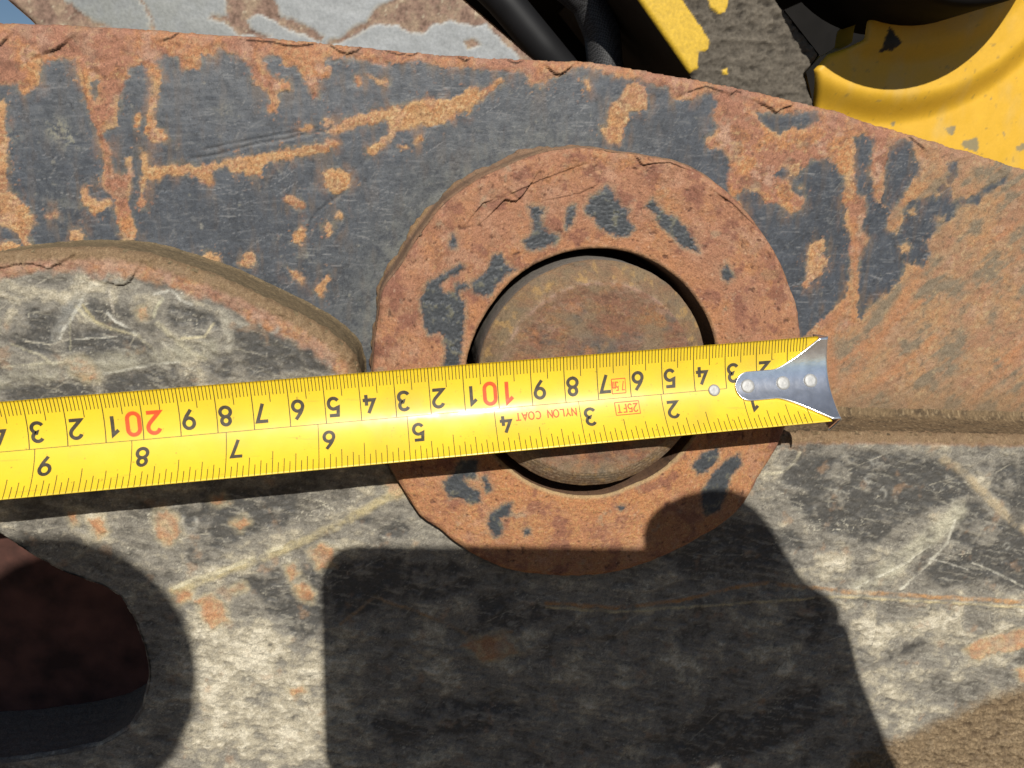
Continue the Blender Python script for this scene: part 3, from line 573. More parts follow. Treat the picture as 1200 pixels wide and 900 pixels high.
EAR_LINES = [   # tan or cream ridges: polyline, half width mm, colour
    ([(205, 692), (250, 674), (300, 656), (350, 636), (400, 614), (440, 590), (470, 575)], 2.0, (0.44, 0.37, 0.21)), ([(205, 688), (230, 678), (262, 668), (300, 652), (330, 640)], 0.8, (0.55, 0.50, 0.35)),
    ([(640, 706), (720, 712), (800, 703), (870, 686), (900, 683), (985, 692), (1060, 697), (1210, 705)], 1.0, (0.45, 0.235, 0.09)), ([(640, 711), (720, 717), (985, 698), (1060, 703), (1210, 711)], 0.7, (0.56, 0.47, 0.27)),
    ([(1105, 537), (1130, 555), (1150, 575), (1180, 605), (1215, 632)], 2.0, (0.42, 0.34, 0.22)), ([(1010, 690), (1040, 668), (1070, 645), (1100, 620), (1122, 598)], 5.0, (0.46, 0.43, 0.32)), ([(1055, 690), (1085, 665), (1110, 635), (1118, 610)], 0.8, (0.60, 0.57, 0.46)),
    ([(0, 447), (60, 434), (120, 427), (190, 417), (245, 408)], 3.6, (0.31, 0.29, 0.22)), ([(-10, 432), (50, 426), (75, 424)], 0.5, (0.5, 0.46, 0.33)), ([(122, 438), (190, 426), (210, 424)], 0.5, (0.55, 0.53, 0.44)), ([(65, 397), (70, 383), (78, 368), (90, 352), (97, 346)], 2.1, (0.24, 0.235, 0.21)),
    ([(71, 398), (76, 384), (86, 370), (95, 356), (99, 345)], 0.55, (0.56, 0.54, 0.46)), ([(90, 360), (105, 374), (122, 384), (145, 389), (162, 393), (172, 402), (181, 411)], 0.6, (0.55, 0.50, 0.35)), ([(97, 358), (112, 376), (128, 385), (150, 391)], 0.5, (0.42, 0.36, 0.2)),
    ([(125, 366), (137, 378), (150, 384), (160, 392)], 0.5, (0.58, 0.56, 0.48)), ([(128, 340), (131, 352), (133, 366)], 0.5, (0.5, 0.45, 0.36)), ([(14, 403), (28, 410), (48, 416), (62, 426)], 0.5, (0.46, 0.42, 0.3)), ([(180, 345), (200, 340), (212, 352), (225, 356)], 0.6, (0.6, 0.58, 0.5)),
    ([(190, 350), (182, 365), (180, 372)], 0.6, (0.5, 0.47, 0.33)), ([(185, 380), (200, 392), (225, 412), (240, 420)], 1.0, (0.44, 0.40, 0.28)), ([(214, 396), (240, 395), (250, 380)], 0.5, (0.52, 0.46, 0.3)), ([(262, 370), (270, 395), (268, 410)], 1.6, (0.42, 0.39, 0.31)),
    ([(400, 730), (440, 700), (500, 720), (560, 750), (600, 740)], 0.8, (0.33, 0.22, 0.12)), ([(1000, 690), (1060, 660), (1090, 640)], 0.5, (0.6, 0.57, 0.46)), ([(895, 556), (920, 552), (934, 540), (938, 530)], 0.7, (0.58, 0.53, 0.38)), ([(1090, 655), (1110, 660), (1135, 668)], 0.4, (0.6, 0.57, 0.48)), ([(1140, 660), (1170, 672), (1200, 688)], 0.5, (0.58, 0.55, 0.45)),
    ([(88, 398), (120, 396), (136, 394)], 0.35, (0.5, 0.48, 0.4)), ([(82, 372), (82, 412)], 0.3, (0.4, 0.37, 0.26)), ([(30, 400), (60, 404), (80, 398)], 0.35, (0.5, 0.46, 0.36))]
DUST = [  # (px, py, rx, ry, amount): where dust lies thick (+) or is rubbed off (-)
    (60, 346, 70, 10, 0.6), (15, 385, 24, 26, 0.4), (112, 335, 22, 8, 0.6), (100, 395, 90, 40, -0.3), (300, 410, 60, 30, -0.3), (1120, 870, 60, 20, 0.0), (300, 780, 110, 90, 0.55), (240, 770, 50, 60, 0.35), (330, 860, 110, 60, 0.45), (430, 600, 50, 30, 0.35), (170, 640, 50, 30, 0.2), (1080, 730, 130, 30, 0.5), (1030, 770, 60, 60, 0.45),
    (960, 650, 50, 50, 0.25), (1040, 590, 90, 40, -0.25), (1160, 640, 60, 50, -0.2), (300, 610, 80, 30, -0.3), (340, 720, 40, 40, -0.25), (620, 780, 200, 60, 0.25), (190, 352, 40, 7, 0.4), (285, 372, 40, 7, 0.3), (1190, 560, 30, 30, 0.1), (880, 760, 80, 70, 0.1), (1100, 840, 90, 30, 0.3), (720, 850, 150, 40, -0.15), (200, 420, 40, 14, 0.3)]
def ear_sdf(x, y):
    outline = [tuple(p) for p in px_poly(HUMP, H0)] + [tuple(p) for p in px_poly(LEDGE, H0)] + [tuple(p) for p in px_poly([(1290, 985), (-130, 985)], HL)]
    s = poly_sdf(x, y, outline, 400)
    a = np.arctan2(y-CC[1], x-CC[0]); r = np.hypot(x-CC[0], y-CC[1])
    s = np.minimum(s, r-outer_r(a)-0.9)
    return np.minimum(s, -poly_sdf(x, y, px_poly(SLOT, HL), 40))
def ear_colour(x, y, xa, ya, side):
    wx = x+1.1*fbm(x, y, 5, 4, 401)+0.6*fbm(x, y, 1.4, 2, 403); wy = y+1.1*fbm(x, y, 5, 4, 411)+0.6*fbm(x, y, 1.4, 2, 413)
    fine = fbm(xa, ya, 0.9, 3, 421); mid = fbm(xa, ya, 3.2, 4, 423); big = fbm(xa, ya, 18, 4, 425); vein = ridge(x+2*mid, y+2*fine, 4.0, 3, 427)
    dk = np.full(x.shape, -6, np.float32)
    for p in EAR_DARK: dk = np.maximum(dk, poly_sdf(wx, wy, px_poly(p, HL), 6))
    rs = np.full(x.shape, -6, np.float32)
    for p in EAR_RUST: rs = np.maximum(rs, poly_sdf(wx, wy, px_poly(p, HL), 6))
    n7 = fbm(xa, ya, 9, 5, 428, 0.6); n3 = fbm(xa, ya, 2.6, 4, 429, 0.62)
    fx, fy = x*0.97-y*0.24, x*0.24+y*0.97                       # rubbing direction
    fl1 = fbm(fx*0.25+0.3*n7, fy, 4.5, 4, 442, 0.6); fl2 = fbm(fx*0.12, fy+0.8*n3, 1.3, 3, 444)
    dust = 0.06+0.85*big+0.70*n7+0.50*fl1+0.22*n3
    for (a, b, rx, ry, am) in DUST:
        p = px_poly([(a, b)], HL)[0]; g = np.exp(-(((x-p[0])/(rx*0.27))**2+((y-p[1])/(ry*0.27))**2)); dust = dust+am*0.82*g
    dust = dust-0.42*ss(-1.5, 1.5, dk+2.0*n7)
    c = flat(x.size, (0.122, 0.112, 0.094))*(1+0.25*mid+0.2*fine)[:, None]
    c = mix(c, (0.066, 0.065, 0.062), 0.9*ss(-0.8, 1.2, dk+1.5*n3)*(0.8+0.5*mid))
    c = mix(c, (0.245, 0.225, 0.185), ss(-0.42, 0.05, dust+0.25*n3)*0.85)
    c = mix(c, (0.44, 0.39, 0.285), 0.88*ss(0.10, 0.55, dust+0.2*n3))
    c = mix(c, (0.62, 0.565, 0.44), 0.85*ss(0.48, 0.85, dust+0.35*n3))
    c = mix(c, (0.19, 0.172, 0.142), 0.4*ss(0.14, 0.36, fbm(xa, ya*1.5, 5.0, 5, 432, 0.66))*ss(1.6, 0.6, dust))
    c = mix(c, (0.43, 0.40, 0.32), 0.40*ss(0.15, 0.45, fl2)*ss(0.7, 0.1, dust)); c = mix(c, (0.085, 0.08, 0.07), 0.40*ss(0.15, 0.45, -fl2))
    hair = ridge(x+1.8*n3, y+1.8*mid, 3.2, 2, 434); hair2 = ridge(fx*0.5+1.3*mid, fy*1.2-1.3*n3, 5.2, 2, 436)
    hm = np.maximum(ss(0.82, 0.95, hair), ss(0.85, 0.96, hair2)); zone = ss(0.0, 0.4, fbm(x, y, 12, 3, 438)+0.2*dust)
    c = mix(c, (0.58, 0.54, 0.42), 0.7*hm*zone)
    hk = ss(0.84, 0.96, ridge(fx*0.6-1.5*n3, fy+1.2*mid, 4.2, 2, 439))*ss(0.0, 0.35, fbm(x, y, 9, 3, 440))
    c = mix(c, (0.06, 0.055, 0.048), 0.6*hk)
    c = mix(c, (0.45, 0.42, 0.35), 0.45*ss(0.36, 0.55, fbm(x, y, 1.4, 3, 431)))
    c = mix(c, (0.06, 0.056, 0.050), 0.6*ss(0.36, 0.52, fbm(x, y, 3.2, 4, 433)))
    c = mix(c, (0.35, 0.22, 0.13), 0.45*ss(0.25, 0.55, fbm(x, y, 8, 4, 437)))
    c = c*(1+0.2*fine)[:, None]
    bx = (x.min(), y.min(), x.max(), y.max())
    c = scratches(c, x, y, 950, 150, bx, 0.42, 0.35, (0.50, 0.46, 0.36), 4, 34, 0.26, 0.65); c = scratches(c, x, y, 960, 60, bx, -0.5, 0.5, (0.52, 0.49, 0.40), 3, 18, 0.2, 0.6); c = scratches(c, x, y, 970, 90, bx, 0.1, 0.5, (0.06, 0.056, 0.05), 2, 14, 0.3, 0.7)
    for gx, gy, gr in ((1033, 580, 2.0), (1018, 562, 1.2), (1025, 540, 1.0), (1180, 640, 1.2), (223, 612, 2.2), (320, 385, 1.4)):
        p = px_poly([(gx, gy)], HL)[0]; d = np.hypot(x-p[0]+0.4*mid, y-p[1]+0.4*n3); c = mix(c, (0.55, 0.53, 0.46), 0.4*np.exp(-((d-gr)/0.5)**2)*np.clip(0.5+2*mid, 0, 1))
    hal = ss(-2.2, 0, rs); c = mix(c, (0.48, 0.41, 0.26), 0.55*hal*(0.8+0.8*mid))
    rm = ss(-0.6, 1.0, rs+1.3*n3+0.7*mid)*np.clip(0.75+1.2*n7, 0.25, 1); q = mix(flat(x.size, (0.42, 0.19, 0.085)), (0.50, 0.33, 0.17), ss(-0.1, 0.4, mid+0.4*fine)); c = c*(1-0.85*rm[:, None])+q*(0.85*rm[:, None])
    lift = np.zeros(x.size, np.float32)
    for ln, hw, col in EAR_LINES:
        L = px_poly(ln, HL); d, _ = line_dist(x+0.9*hw**0.5*0.6*fbm(x, y, 5, 4, 441)+0.25*fine, y+0.9*hw**0.5*0.6*fbm(x, y, 5, 4, 443)+0.25*fine, L, 9)
        m = ss(hw*1.15, hw*0.35, d+0.35*hw*n3)*np.clip(0.75+1.5*n7+0.8*n3, 0.0, 1.0); c = mix(c, col, m*np.clip(0.8+0.7*mid+0.5*fine, 0.2, 0.95)); lift += 0.22*m*min(1, hw)
    lift += 0.25*hm*zone-0.35*hk+0.30*n3+0.7*n7
    return c, dust, lift, mid, fine, big, dk, rs
def build_ear():
    U, V = plate_grid(-70, 278, 1245, 935, HL, STEP)
    S = ear_sdf(U.ravel(), V.ravel())
    S = (S+0.12*fbm(U.ravel(), V.ravel(), 9, 3, 450)).reshape(U.shape).astype(np.float32)
    Us, Vs = snap(U, V, S, STEP); x, y = Us.ravel(), Vs.ravel(); s = np.clip(S.ravel(), 0, None)
    c, dust, lift, mid, fine, big, dk, rs = ear_colour(x, y, x, y, False)
    hump = px_poly(HUMP, H0); led = px_poly(LEDGE, H0)
    dh, _ = line_dist(x, y, hump, 30); dl, _ = line_dist(x, y, led[1:], 30); de = np.minimum(dh, dl)
    # rust along the rims
    bh = ss(9.0, 6.2, dh+4.5*fbm(x, y, 9, 3, 461)+1.5*mid)
    q = rust_colour(x, y, 470, 0.05); q = mix(q, (0.42, 0.25, 0.165), 0.6*ss(-0.2, 0.3, big+mid))
    c = c*(1-0.85*bh[:, None])+q*(0.85*bh[:, None])
    bl = ss(4.6, 2.6, dl+1.0*mid); c = c*(1-0.8*bl[:, None])+q*(0.8*bl[:, None])
    c = mix(c, (0.20, 0.135, 0.073), 0.9*ss(4.4, 2.4, de+1.2*mid))
    c = mix(c, (0.36, 0.265, 0.15), 0.5*ss(4.2, 2.6, de)*ss(0.1, 0.5, fine))
    # thick brown soil in the lower right corner
    soil = poly_sdf(x+2*mid, y+2*mid, px_poly([(985, 905), (1000, 885), (1060, 862), (1120, 836), (1160, 815), (1250, 790), (1250, 960), (985, 960)], HL), 12)
    sm = ss(-4.0, 4.0, soil+3.0*mid); crumb = 0.75*fbm(x*0.6+y*0.25, y*1.5, 3.6, 5, 481, 0.66)+0.22*(0.55-np.abs(perlin(x/9+0.9*mid, y/5+0.9*mid, 485))*2.2); crk = ridge(x*0.5+y*0.3, y*1.5, 5.0, 3, 483)
    so = mix(flat(x.size, (0.17, 0.120, 0.068)), (0.24, 0.175, 0.102), ss(-0.1, 0.4, crumb+0.4*fine)); so = mix(so, (0.09, 0.06, 0.035), 0.85*ss(0.08, 0.4, -crumb)); so = so*(1+0.5*fine+0.4*mid)[:, None]  # crevices between crumbs darkened, their shade put into the colour
    c = c*(1-sm[:, None])+so*sm[:, None]
    w = np.full(x.size, (H0-HL)*1000, np.float32)+0.12*mid+0.10*fine+0.35*big+0.45*np.clip(dust, -0.5, 1)+lift+0.5*fbm(x, y, 2.2, 4, 491, 0.68)*ss(-0.2, 0.5, dust)
    w += sm*(1.5*crumb+0.8*fbm(x, y, 1.6, 3, 493)+1.2*ss(0, 14, soil)-0.8*ss(0.75, 0.98, crk))
    w += ss(-0.4, 0.6, rs)*0.15
    # low ridge crossing the ear (weld seam) and shallow hollows below it
    for ln, hh, ww in [([(400, 735), (560, 770), (720, 740), (860, 700), (985, 698), (1230, 708)], 0.5, 2.2), ([(700, 900), (860, 840), (1000, 800), (1090, 762), (1230, 735)], -0.7, 4.0), ([(400, 830), (560, 820), (700, 840)], -0.6, 4.5)]:
        d, _ = line_dist(x+2*mid, y+2*mid, px_poly(ln, HL), 14); w += hh*np.exp(-(d/ww)**2)
    for ln, hh, reach in [([(-20, 320), (0, 314), (20, 309), (40, 309), (58, 314), (72, 307)], 0.9, 4), ([(132, 332), (144, 334), (152, 330), (157, 322)], 1.0, 5)]:
        d, sg = line_dist(x, y+0.3*fine, px_poly(ln, HL), 7); up = sg > 0
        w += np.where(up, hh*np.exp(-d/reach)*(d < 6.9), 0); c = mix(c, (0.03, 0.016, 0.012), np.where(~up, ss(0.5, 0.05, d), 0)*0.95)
    bev = 3.4*np.clip(1+1.3*fbm(x, y, 4, 4, 495), 0.35, 1.7); e = np.clip(1-np.minimum(s, de)/bev, 0, 1)*(de < 12)
    w -= bev*0.9*(1-np.sqrt(np.clip(1-e*e, 0, 1)))
    e2 = np.clip(1-s/1.6, 0, 1)*(de >= 6); w -= 1.5*(1-np.sqrt(np.clip(1-e2*e2, 0, 1)))
    rough = np.clip(0.72+0.2*ss(-0.3, 0.4, dust)-0.15*ss(-0.2, 0.8, dk), 0.45, 0.95)
    quads = grid_quads(*U.shape)[keep_cells(S)]
    used = np.unique(quads); remap = np.zeros(x.size, np.int32); remap[used] = np.arange(used.size)
    VV = [to_world(x, y, w)[used]]; QQ = [remap[quads]]; CCo = [c[used]]; RR = [rough[used]]; base = used.size
    # side walls of the ear: hump, ledge, slot
    for ln, h, sgn in ((HUMP, H0, 1), (LEDGE, H0, 1), (SLOT, HL, -1)):
        L = px_poly(ln, h); seg = np.r_[0, np.cumsum(np.hypot(*np.diff(L, axis=0).T))]; t = np.arange(0, seg[-1], 0.45)
        lx = np.interp(t, seg, L[:, 0]); ly = np.interp(t, seg, L[:, 1]); k = np.ones(9)/9
        lx = np.convolve(np.pad(lx, 4, 'edge'), k, 'valid'); ly = np.convolve(np.pad(ly, 4, 'edge'), k, 'valid')
        tx, ty = np.gradient(lx), np.gradient(ly); n = np.hypot(tx, ty)+1e-9; nx, ny = -ty/n*sgn, tx/n*sgn
        top = (H0-HL)*1000-(2.6 if h == H0 else 1.0); dep = np.r_[np.linspace(top+1.2, top-1, 6), np.linspace(top-1.5, -4.5, 44)]
        T, D = np.meshgrid(t, dep); X = np.tile(lx, (len(dep), 1)); Y = np.tile(ly, (len(dep), 1))
        rough_n = fbm(T, D, 5, 4, 501)*0.7+fbm(T, D, 1.2, 3, 503)*0.3; off = 0.5*rough_n-0.25+np.where(D > top, -(D-top)*0.6, 0)
        # fillet of packed dirt where the wall meets the link plate
        if h == H0: off = off+3.0*np.exp(-np.clip(D, 0, 99)/1.6)*(ln is LEDGE)+0.8*np.exp(-np.clip(D, 0, 99)/1.0)+0.25*fbm(T*1.0, D*0.25, 3.5, 4, 505)
        X = X+nx*off; Y = Y+ny*off
        f1 = fbm(T.ravel(), D.ravel()*2.2, 6, 4, 511); f2 = fbm(T.ravel(), D.ravel(), 1.1, 3, 513)
        cw = flat(T.size, (0.20, 0.137, 0.073)); cw = mix(cw, (0.11, 0.075, 0.042), ss(-0.1, 0.35, f1)); cw = mix(cw, (0.34, 0.255, 0.145), 0.6*ss(0.1, 0.45, f2+0.3*f1)); cw = cw*(0.82+0.45*f2)[:, None]
        if ln is SLOT: cw = mix(cw, (0.20, 0.178, 0.145), 0.75)
        if ln is HUMP: cw = mix(cw, (0.22, 0.175, 0.10), 0.4)
        VV.append(to_world(X.ravel(), Y.ravel(), D.ravel())); QQ.append(grid_quads(*T.shape)+base); CCo.append(cw); RR.append(np.full(T.size, 0.9)); base += T.size
    o = make_mesh('bucket_ear', np.concatenate(VV), np.concatenate(QQ), MAT_MUD, None, np.concatenate(CCo), np.concatenate(RR))
    tag(o, 'scratched grey steel bucket ear caked with pale dust, in front of the dark link plate', 'bucket ear')
build_ear()

# ------------------------------------------------------------------ tape measure
TP0 = np.array([9.524, 0.1096, -23.7987])*0.01; TD = np.array([-0.98940, -0.08291, 0.11926])   # division line, one centimetre per step
TD /= np.linalg.norm(TD)
tv = np.array([0, -0.15, -1.0]); tn = -tv-((-tv) @ TD)*TD; tn /= np.linalg.norm(tn); tup = np.cross(tn, -TD)
SMAX = 13.9                                   # half width along the curve, mm
_s = np.linspace(-16, 16, 641); _phi = np.clip(_s/2.5, -1, 1)*0.07+_s*0.0335
_a = np.cumsum(np.cos(_phi))*0.05; _b = np.cumsum(np.sin(_phi))*0.05
_a -= np.interp(0, _s, _a); _b -= np.interp(0, _s, _b)
def tape_pts(k, s, lift=0.0):
    """k in centimetres from the hook, s in mm across (towards the metric edge), lift in mm towards the viewer"""
    k = np.asarray(k, float); s = np.asarray(s, float); k, s, lift = np.broadcast_arrays(k, s, np.asarray(lift, float))
    phi = np.interp(s, _s, _phi); a = np.interp(s, _s, _a)-np.sin(phi)*lift; b = np.interp(s, _s, _b)+np.cos(phi)*lift
    p = TP0+k[..., None]*0.01*TD+a[..., None]*0.001*tup+b[..., None]*0.001*tn
    return np.stack([p @ AU, -(H0+p @ AW), p @ AV+Z0], -1)
tape = empty('tape_measure', Vector(tape_pts(0, 0, -2).tolist()))
tag(tape, 'yellow tape measure blade with chrome end hook stretched across the collar', 'tape measure')
def blade_mat():
    m = plain('yellow_nylon_coat', (0.82, 0.575, 0.022), 0.45, spec=0.5, noise=0.035, scale=160, coat=0.38); t = m.node_tree; b = t.nodes['Principled BSDF']
    tc = t.nodes.new('ShaderNodeTexCoord')
    def dirt(scale, lo, hi, amt, stretch):
        mp = t.nodes.new('ShaderNodeMapping'); mp.inputs['Scale'].default_value = stretch; n = t.nodes.new('ShaderNodeTexNoise'); n.inputs['Scale'].default_value = scale; n.inputs['Detail'].default_value = 6
        t.links.new(tc.outputs['Object'], mp.inputs[0]); t.links.new(mp.outputs[0], n.inputs['Vector']); r = t.nodes.new('ShaderNodeMapRange')
        r.inputs[1].default_value = lo; r.inputs[2].default_value = hi; r.inputs[4].default_value = amt; t.links.new(n.outputs[0], r.inputs[0]); return r.outputs[0]
    src = b.inputs['Base Color'].links[0].from_socket
    for f, col in ((dirt(60, 0.48, 0.72, 0.38, (1, 1, 1)), (0.50, 0.33, 0.03, 1)), (dirt(900, 0.66, 0.74, 0.55, (1, 1, 1)), (0.16, 0.10, 0.03, 1)), (dirt(700, 0.66, 0.72, 0.35, (0.06, 1, 1)), (0.45, 0.30, 0.04, 1))):
        mx = t.nodes.new('ShaderNodeMix'); mx.data_type = 'RGBA'; mx.inputs[7].default_value = col; t.links.new(f, mx.inputs[0]); t.links.new(src, mx.inputs[6]); src = mx.outputs[2]
    t.links.new(src, b.inputs['Base Color'])
    rg = dirt(120, 0.35, 0.7, 0.35, (1, 1, 1)); ad = t.nodes.new('ShaderNodeMath'); ad.operation = 'ADD'; ad.inputs[1].default_value = 0.10; t.links.new(rg, ad.inputs[0]); t.links.new(ad.outputs[0], b.inputs['Coat Roughness'])
    return m
MAT_BLADE = blade_mat()
MAT_INK = plain('black_print', (0.055, 0.043, 0.024), 0.5, noise=0.45, scale=700)
MAT_TICK = plain('brown_black_print', (0.06, 0.042, 0.012), 0.5)
MAT_RED = plain('red_print', (0.75, 0.085, 0.012), 0.5, noise=0.15, scale=900)
MAT_CHROME = plain('chrome_plate', (0.92, 0.92, 0.92), 0.17, metal=0.90, noise=0.15, scale=380, bump=0.06)
MAT_ALU = plain('dull_rivet_metal', (0.40, 0.40, 0.39), 0.6, metal=0.55, noise=0.12, scale=900, bump=0.15)
MAT_BLACK = plain('black_plastic', (0.012, 0.012, 0.013), 0.45)
def build_blade():
    ks = np.linspace(0.02, 29.0, 300); s = np.linspace(-SMAX, SMAX, 41); K, Sg = np.meshgrid(ks, s, indexing='ij')
    n = K.size; top = tape_pts(K, Sg, 0).reshape(-1, 3); bot = tape_pts(K, Sg, -0.14).reshape(-1, 3)
    q = grid_quads(*K.shape); i = np.arange(n).reshape(K.shape); Q = [q, q[:, ::-1]+n]
    for e in (i[:, 0], i[:, -1], i[0], i[-1]): Q.append(np.stack([e[:-1], e[1:], e[1:]+n, e[:-1]+n], -1))
    return make_mesh('blade', np.concatenate([top, bot]), np.concatenate(Q), MAT_BLADE)
adopt(build_blade(), tape)
def strips(name, items, mat, lift=0.045):     # items: (k0, s0, k1, s1, width mm) printed lines following the blade
    V = []; Q = []; b = 0
    for k0, s0, k1, s1, wd_ in items:
        n = max(2, int(abs(s1-s0)/1.0)+2) if abs(s1-s0) > 0.5 else max(2, int(abs(k1-k0)/0.5)+2)
        t = np.linspace(0, 1, n); k = k0+(k1-k0)*t; s = s0+(s1-s0)*t
        if abs(s1-s0) > abs(k1-k0)*10: A = tape_pts(k-wd_*0.05, s, lift); B = tape_pts(k+wd_*0.05, s, lift)
        else: A = tape_pts(k, s-wd_*0.5, lift); B = tape_pts(k, s+wd_*0.5, lift)
        V.append(np.concatenate([A, B])); j = np.arange(n-1); Q.append(np.stack([j, j+1, j+1+n, j+n], -1)+b); b += 2*n
    return adopt(make_mesh(name, np.concatenate(V), np.concatenate(Q), mat), tape)
mm = []
for m in range(4, 262):
    ln = SMAX-0.05-0.05 if m % 10 == 0 else 6.3 if m % 5 == 0 else 4.25
    mm.append((m/10, SMAX-0.05, m/10, SMAX-ln, 0.22 if m % 10 else 0.26))
strips('millimetre_scale', mm, MAT_TICK)
inch = []
for m in range(4, 165):
    ln = SMAX-0.1 if m % 16 == 0 else 7.2 if m % 8 == 0 else 5.9 if m % 4 == 0 else 4.7 if m % 2 == 0 else 3.6
    kk = m/16*2.54
    inch.append((kk, -SMAX+0.05, kk, -SMAX+ln, 0.20))
strips('inch_scale', inch, MAT_TICK)
strips('division_line', [(3.0, 0.0, 27.0, 0.0, 0.16)], MAT_TICK, 0.06)
# stroke lettering in the upright engraved style of the print
def arc(cx, cy, rx, ry, a0, a1, n=14):
    t = np.radians(np.linspace(a0, a1, n)); return [(cx+rx*math.cos(a), cy+ry*math.sin(a)) for a in t]
G = {
 '0': [(True, arc(0, .22, .25, .25, 0, 180, 12)+arc(0, -.22, .25, .25, 180, 360, 12))],
 '1': [(False, [(-.2, .24), (.06, .46), (.06, -.48)])],
 '2': [(False, arc(0, .22, .25, .25, 165, -25, 14)+[(.17, .02), (-.26, -.43), (.28, -.43)])],
 '3': [(False, arc(-.01, .235, .23, .225, 155, -80, 12)+arc(-.01, -.215, .26, .245, 80, -155, 14))],
 '4': [(False, [(.04, .48), (-.27, -.2), (.3, -.2)]), (False, [(.12, .08), (.12, -.48)])],
 '5': [(False, [(.23, .44), (-.19, .44), (-.22, .03)]+arc(0, -.17, .25, .28, 125, -150, 14))],
 '6': [(False, [(.13, .48), (-.1, .17), (-.2, -.02)]), (True, arc(0, -.2, .245, .26, 0, 350, 22))],
 '7': [(False, [(-.27, .43), (.25, .43), (-.06, -.48)])],
 '8': [(True, arc(0, .235, .2, .21, 0, 345, 18)), (True, arc(0, -.215, .25, .245, 0, 345, 18))],
 '9': [(False, [(-.13, -.48), (.1, -.17), (.2, .02)]), (True, arc(0, .2, .245, .26, 0, 350, 22))],
 'N': [(False, [(-.27, -.5), (-.27, .5), (.27, -.5), (.27, .5)])], 'Y': [(False, [(-.3, .5), (0, .05), (.3, .5)]), (False, [(0, .05), (0, -.5)])],
 'L': [(False, [(-.22, .5), (-.22, -.45), (.25, -.45)])], 'O': [(True, arc(0, 0, .32, .48, 0, 345, 20))], 'C': [(False, arc(0, 0, .32, .48, 45, 315, 16))],
 'A': [(False, [(-.32, -.5), (0, .5), (.32, -.5)]), (False, [(-.18, -.15), (.18, -.15)])], 'T': [(False, [(-.3, .45), (.3, .45)]), (False, [(0, .4), (0, -.5)])],
 'F': [(False, [(-.2, -.5), (-.2, .45), (.25, .45)]), (False, [(-.15, .02), (.16, .02)])], 'm': [(False, [(-.36, -.5), (-.36, .18)]+arc(-.18, .02, .16, .16, 150, 0, 6)+[(-.02, -.5)]), (False, arc(.16, .02, .16, .16, 150, 0, 6)+[(.32, -.5)])],
 '.': [(False, [(-.04, -.45), (.06, -.45)])]}
def ribbon(pts, closed, hw):
    p = np.array(pts, float)
    if not closed:                            # resample so the stroke follows the curve of the blade
        seg = np.hypot(*np.diff(p, axis=0).T)
        q = [p[0]]
        for a, b, l in zip(p[:-1], p[1:], seg):
            m = max(1, int(l/0.6)); q += [a+(b-a)*(i+1)/m for i in range(m)]
        p = np.array(q)
    nx = np.roll(p, -1, 0); pv = np.roll(p, 1, 0)
    if not closed: nx[-1] = p[-1]+(p[-1]-p[-2]); pv[0] = p[0]-(p[1]-p[0])
    d1 = p-pv; d2 = nx-p; d1 /= np.linalg.norm(d1, axis=1)[:, None]+1e-9; d2 /= np.linalg.norm(d2, axis=1)[:, None]+1e-9
    t = d1+d2; t /= np.linalg.norm(t, axis=1)[:, None]+1e-9; nrm = np.c_[-t[:, 1], t[:, 0]]
    cosh = np.clip((t*d1).sum(1), 0.45, 1); o = nrm*(hw/cosh)[:, None]
    return p+o, p-o
def lettering(name, text, k0, s0, height, width, stroke, mat, gap=1.0):
    V = []; Q = []; b = 0; n = len(text); adv = width*gap
    for i, ch in enumerate(text):
        ox = (i-(n-1)/2)*adv
        for j, (closed, pts) in enumerate(G[ch]):
            pp = [(x*width/0.6+ox, y*height) for x, y in pts]
            A, B = ribbon(pp, closed, stroke/2); m = len(A); lift = 0.075+0.012*j
            VA = tape_pts(k0+A[:, 0]/10, s0-A[:, 1], lift); VB = tape_pts(k0+B[:, 0]/10, s0-B[:, 1], lift)
            V.append(np.concatenate([VA, VB])); e = np.arange(m if closed else m-1); f = (e+1) % m
            Q.append(np.stack([e, f, f+m, e+m], -1)+b); b += 2*m
    return adopt(make_mesh(name, np.concatenate(V), np.concatenate(Q), mat), tape)
for N in range(2, 26):
    if N % 10 == 0: lettering('centimetre_number', str(N), N-0.03, 4.6, 6.5, 3.8, 1.1, MAT_RED, 1.42)
    else: lettering('centimetre_number', str(N % 10), N-0.24, 4.6, 5.6, 3.4, 0.98, MAT_INK)
for N in range(1, 11):
    lettering('inch_number', str(N), N*2.54-(0.29 if N < 10 else 0.5), -5.0, 5.4, 3.3, 0.95, MAT_INK, 1.3)
lettering('coating_lettering', 'NYLON', 8.16, -3.0, 2.4, 1.45, 0.36, MAT_RED, 1.25)
lettering('coating_lettering', 'COAT', 9.18, -3.0, 2.4, 1.5, 0.36, MAT_RED, 1.3)
lettering('length_lettering', '25FT', 6.17, -3.3, 2.7, 1.35, 0.36, MAT_RED, 1.22)
lettering('length_lettering', '7.5m', 6.36, 3.6, 2.9, 0.85, 0.27, MAT_RED, 1.12)
def box_lines(name, k, s, w, h):
    strips(name, [(k-w/20, s-h/2, k+w/20, s-h/2, 0.27), (k-w/20, s+h/2, k+w/20, s+h/2, 0.27), (k-w/20, s-h/2, k-w/20, s+h/2, 0.2), (k+w/20, s-h/2, k+w/20, s+h/2, 0.27)], MAT_RED, 0.065)
box_lines('length_box', 6.17, -3.3, 7.4, 4.0); box_lines('length_box', 6.36, 3.6, 4.2, 4.4)
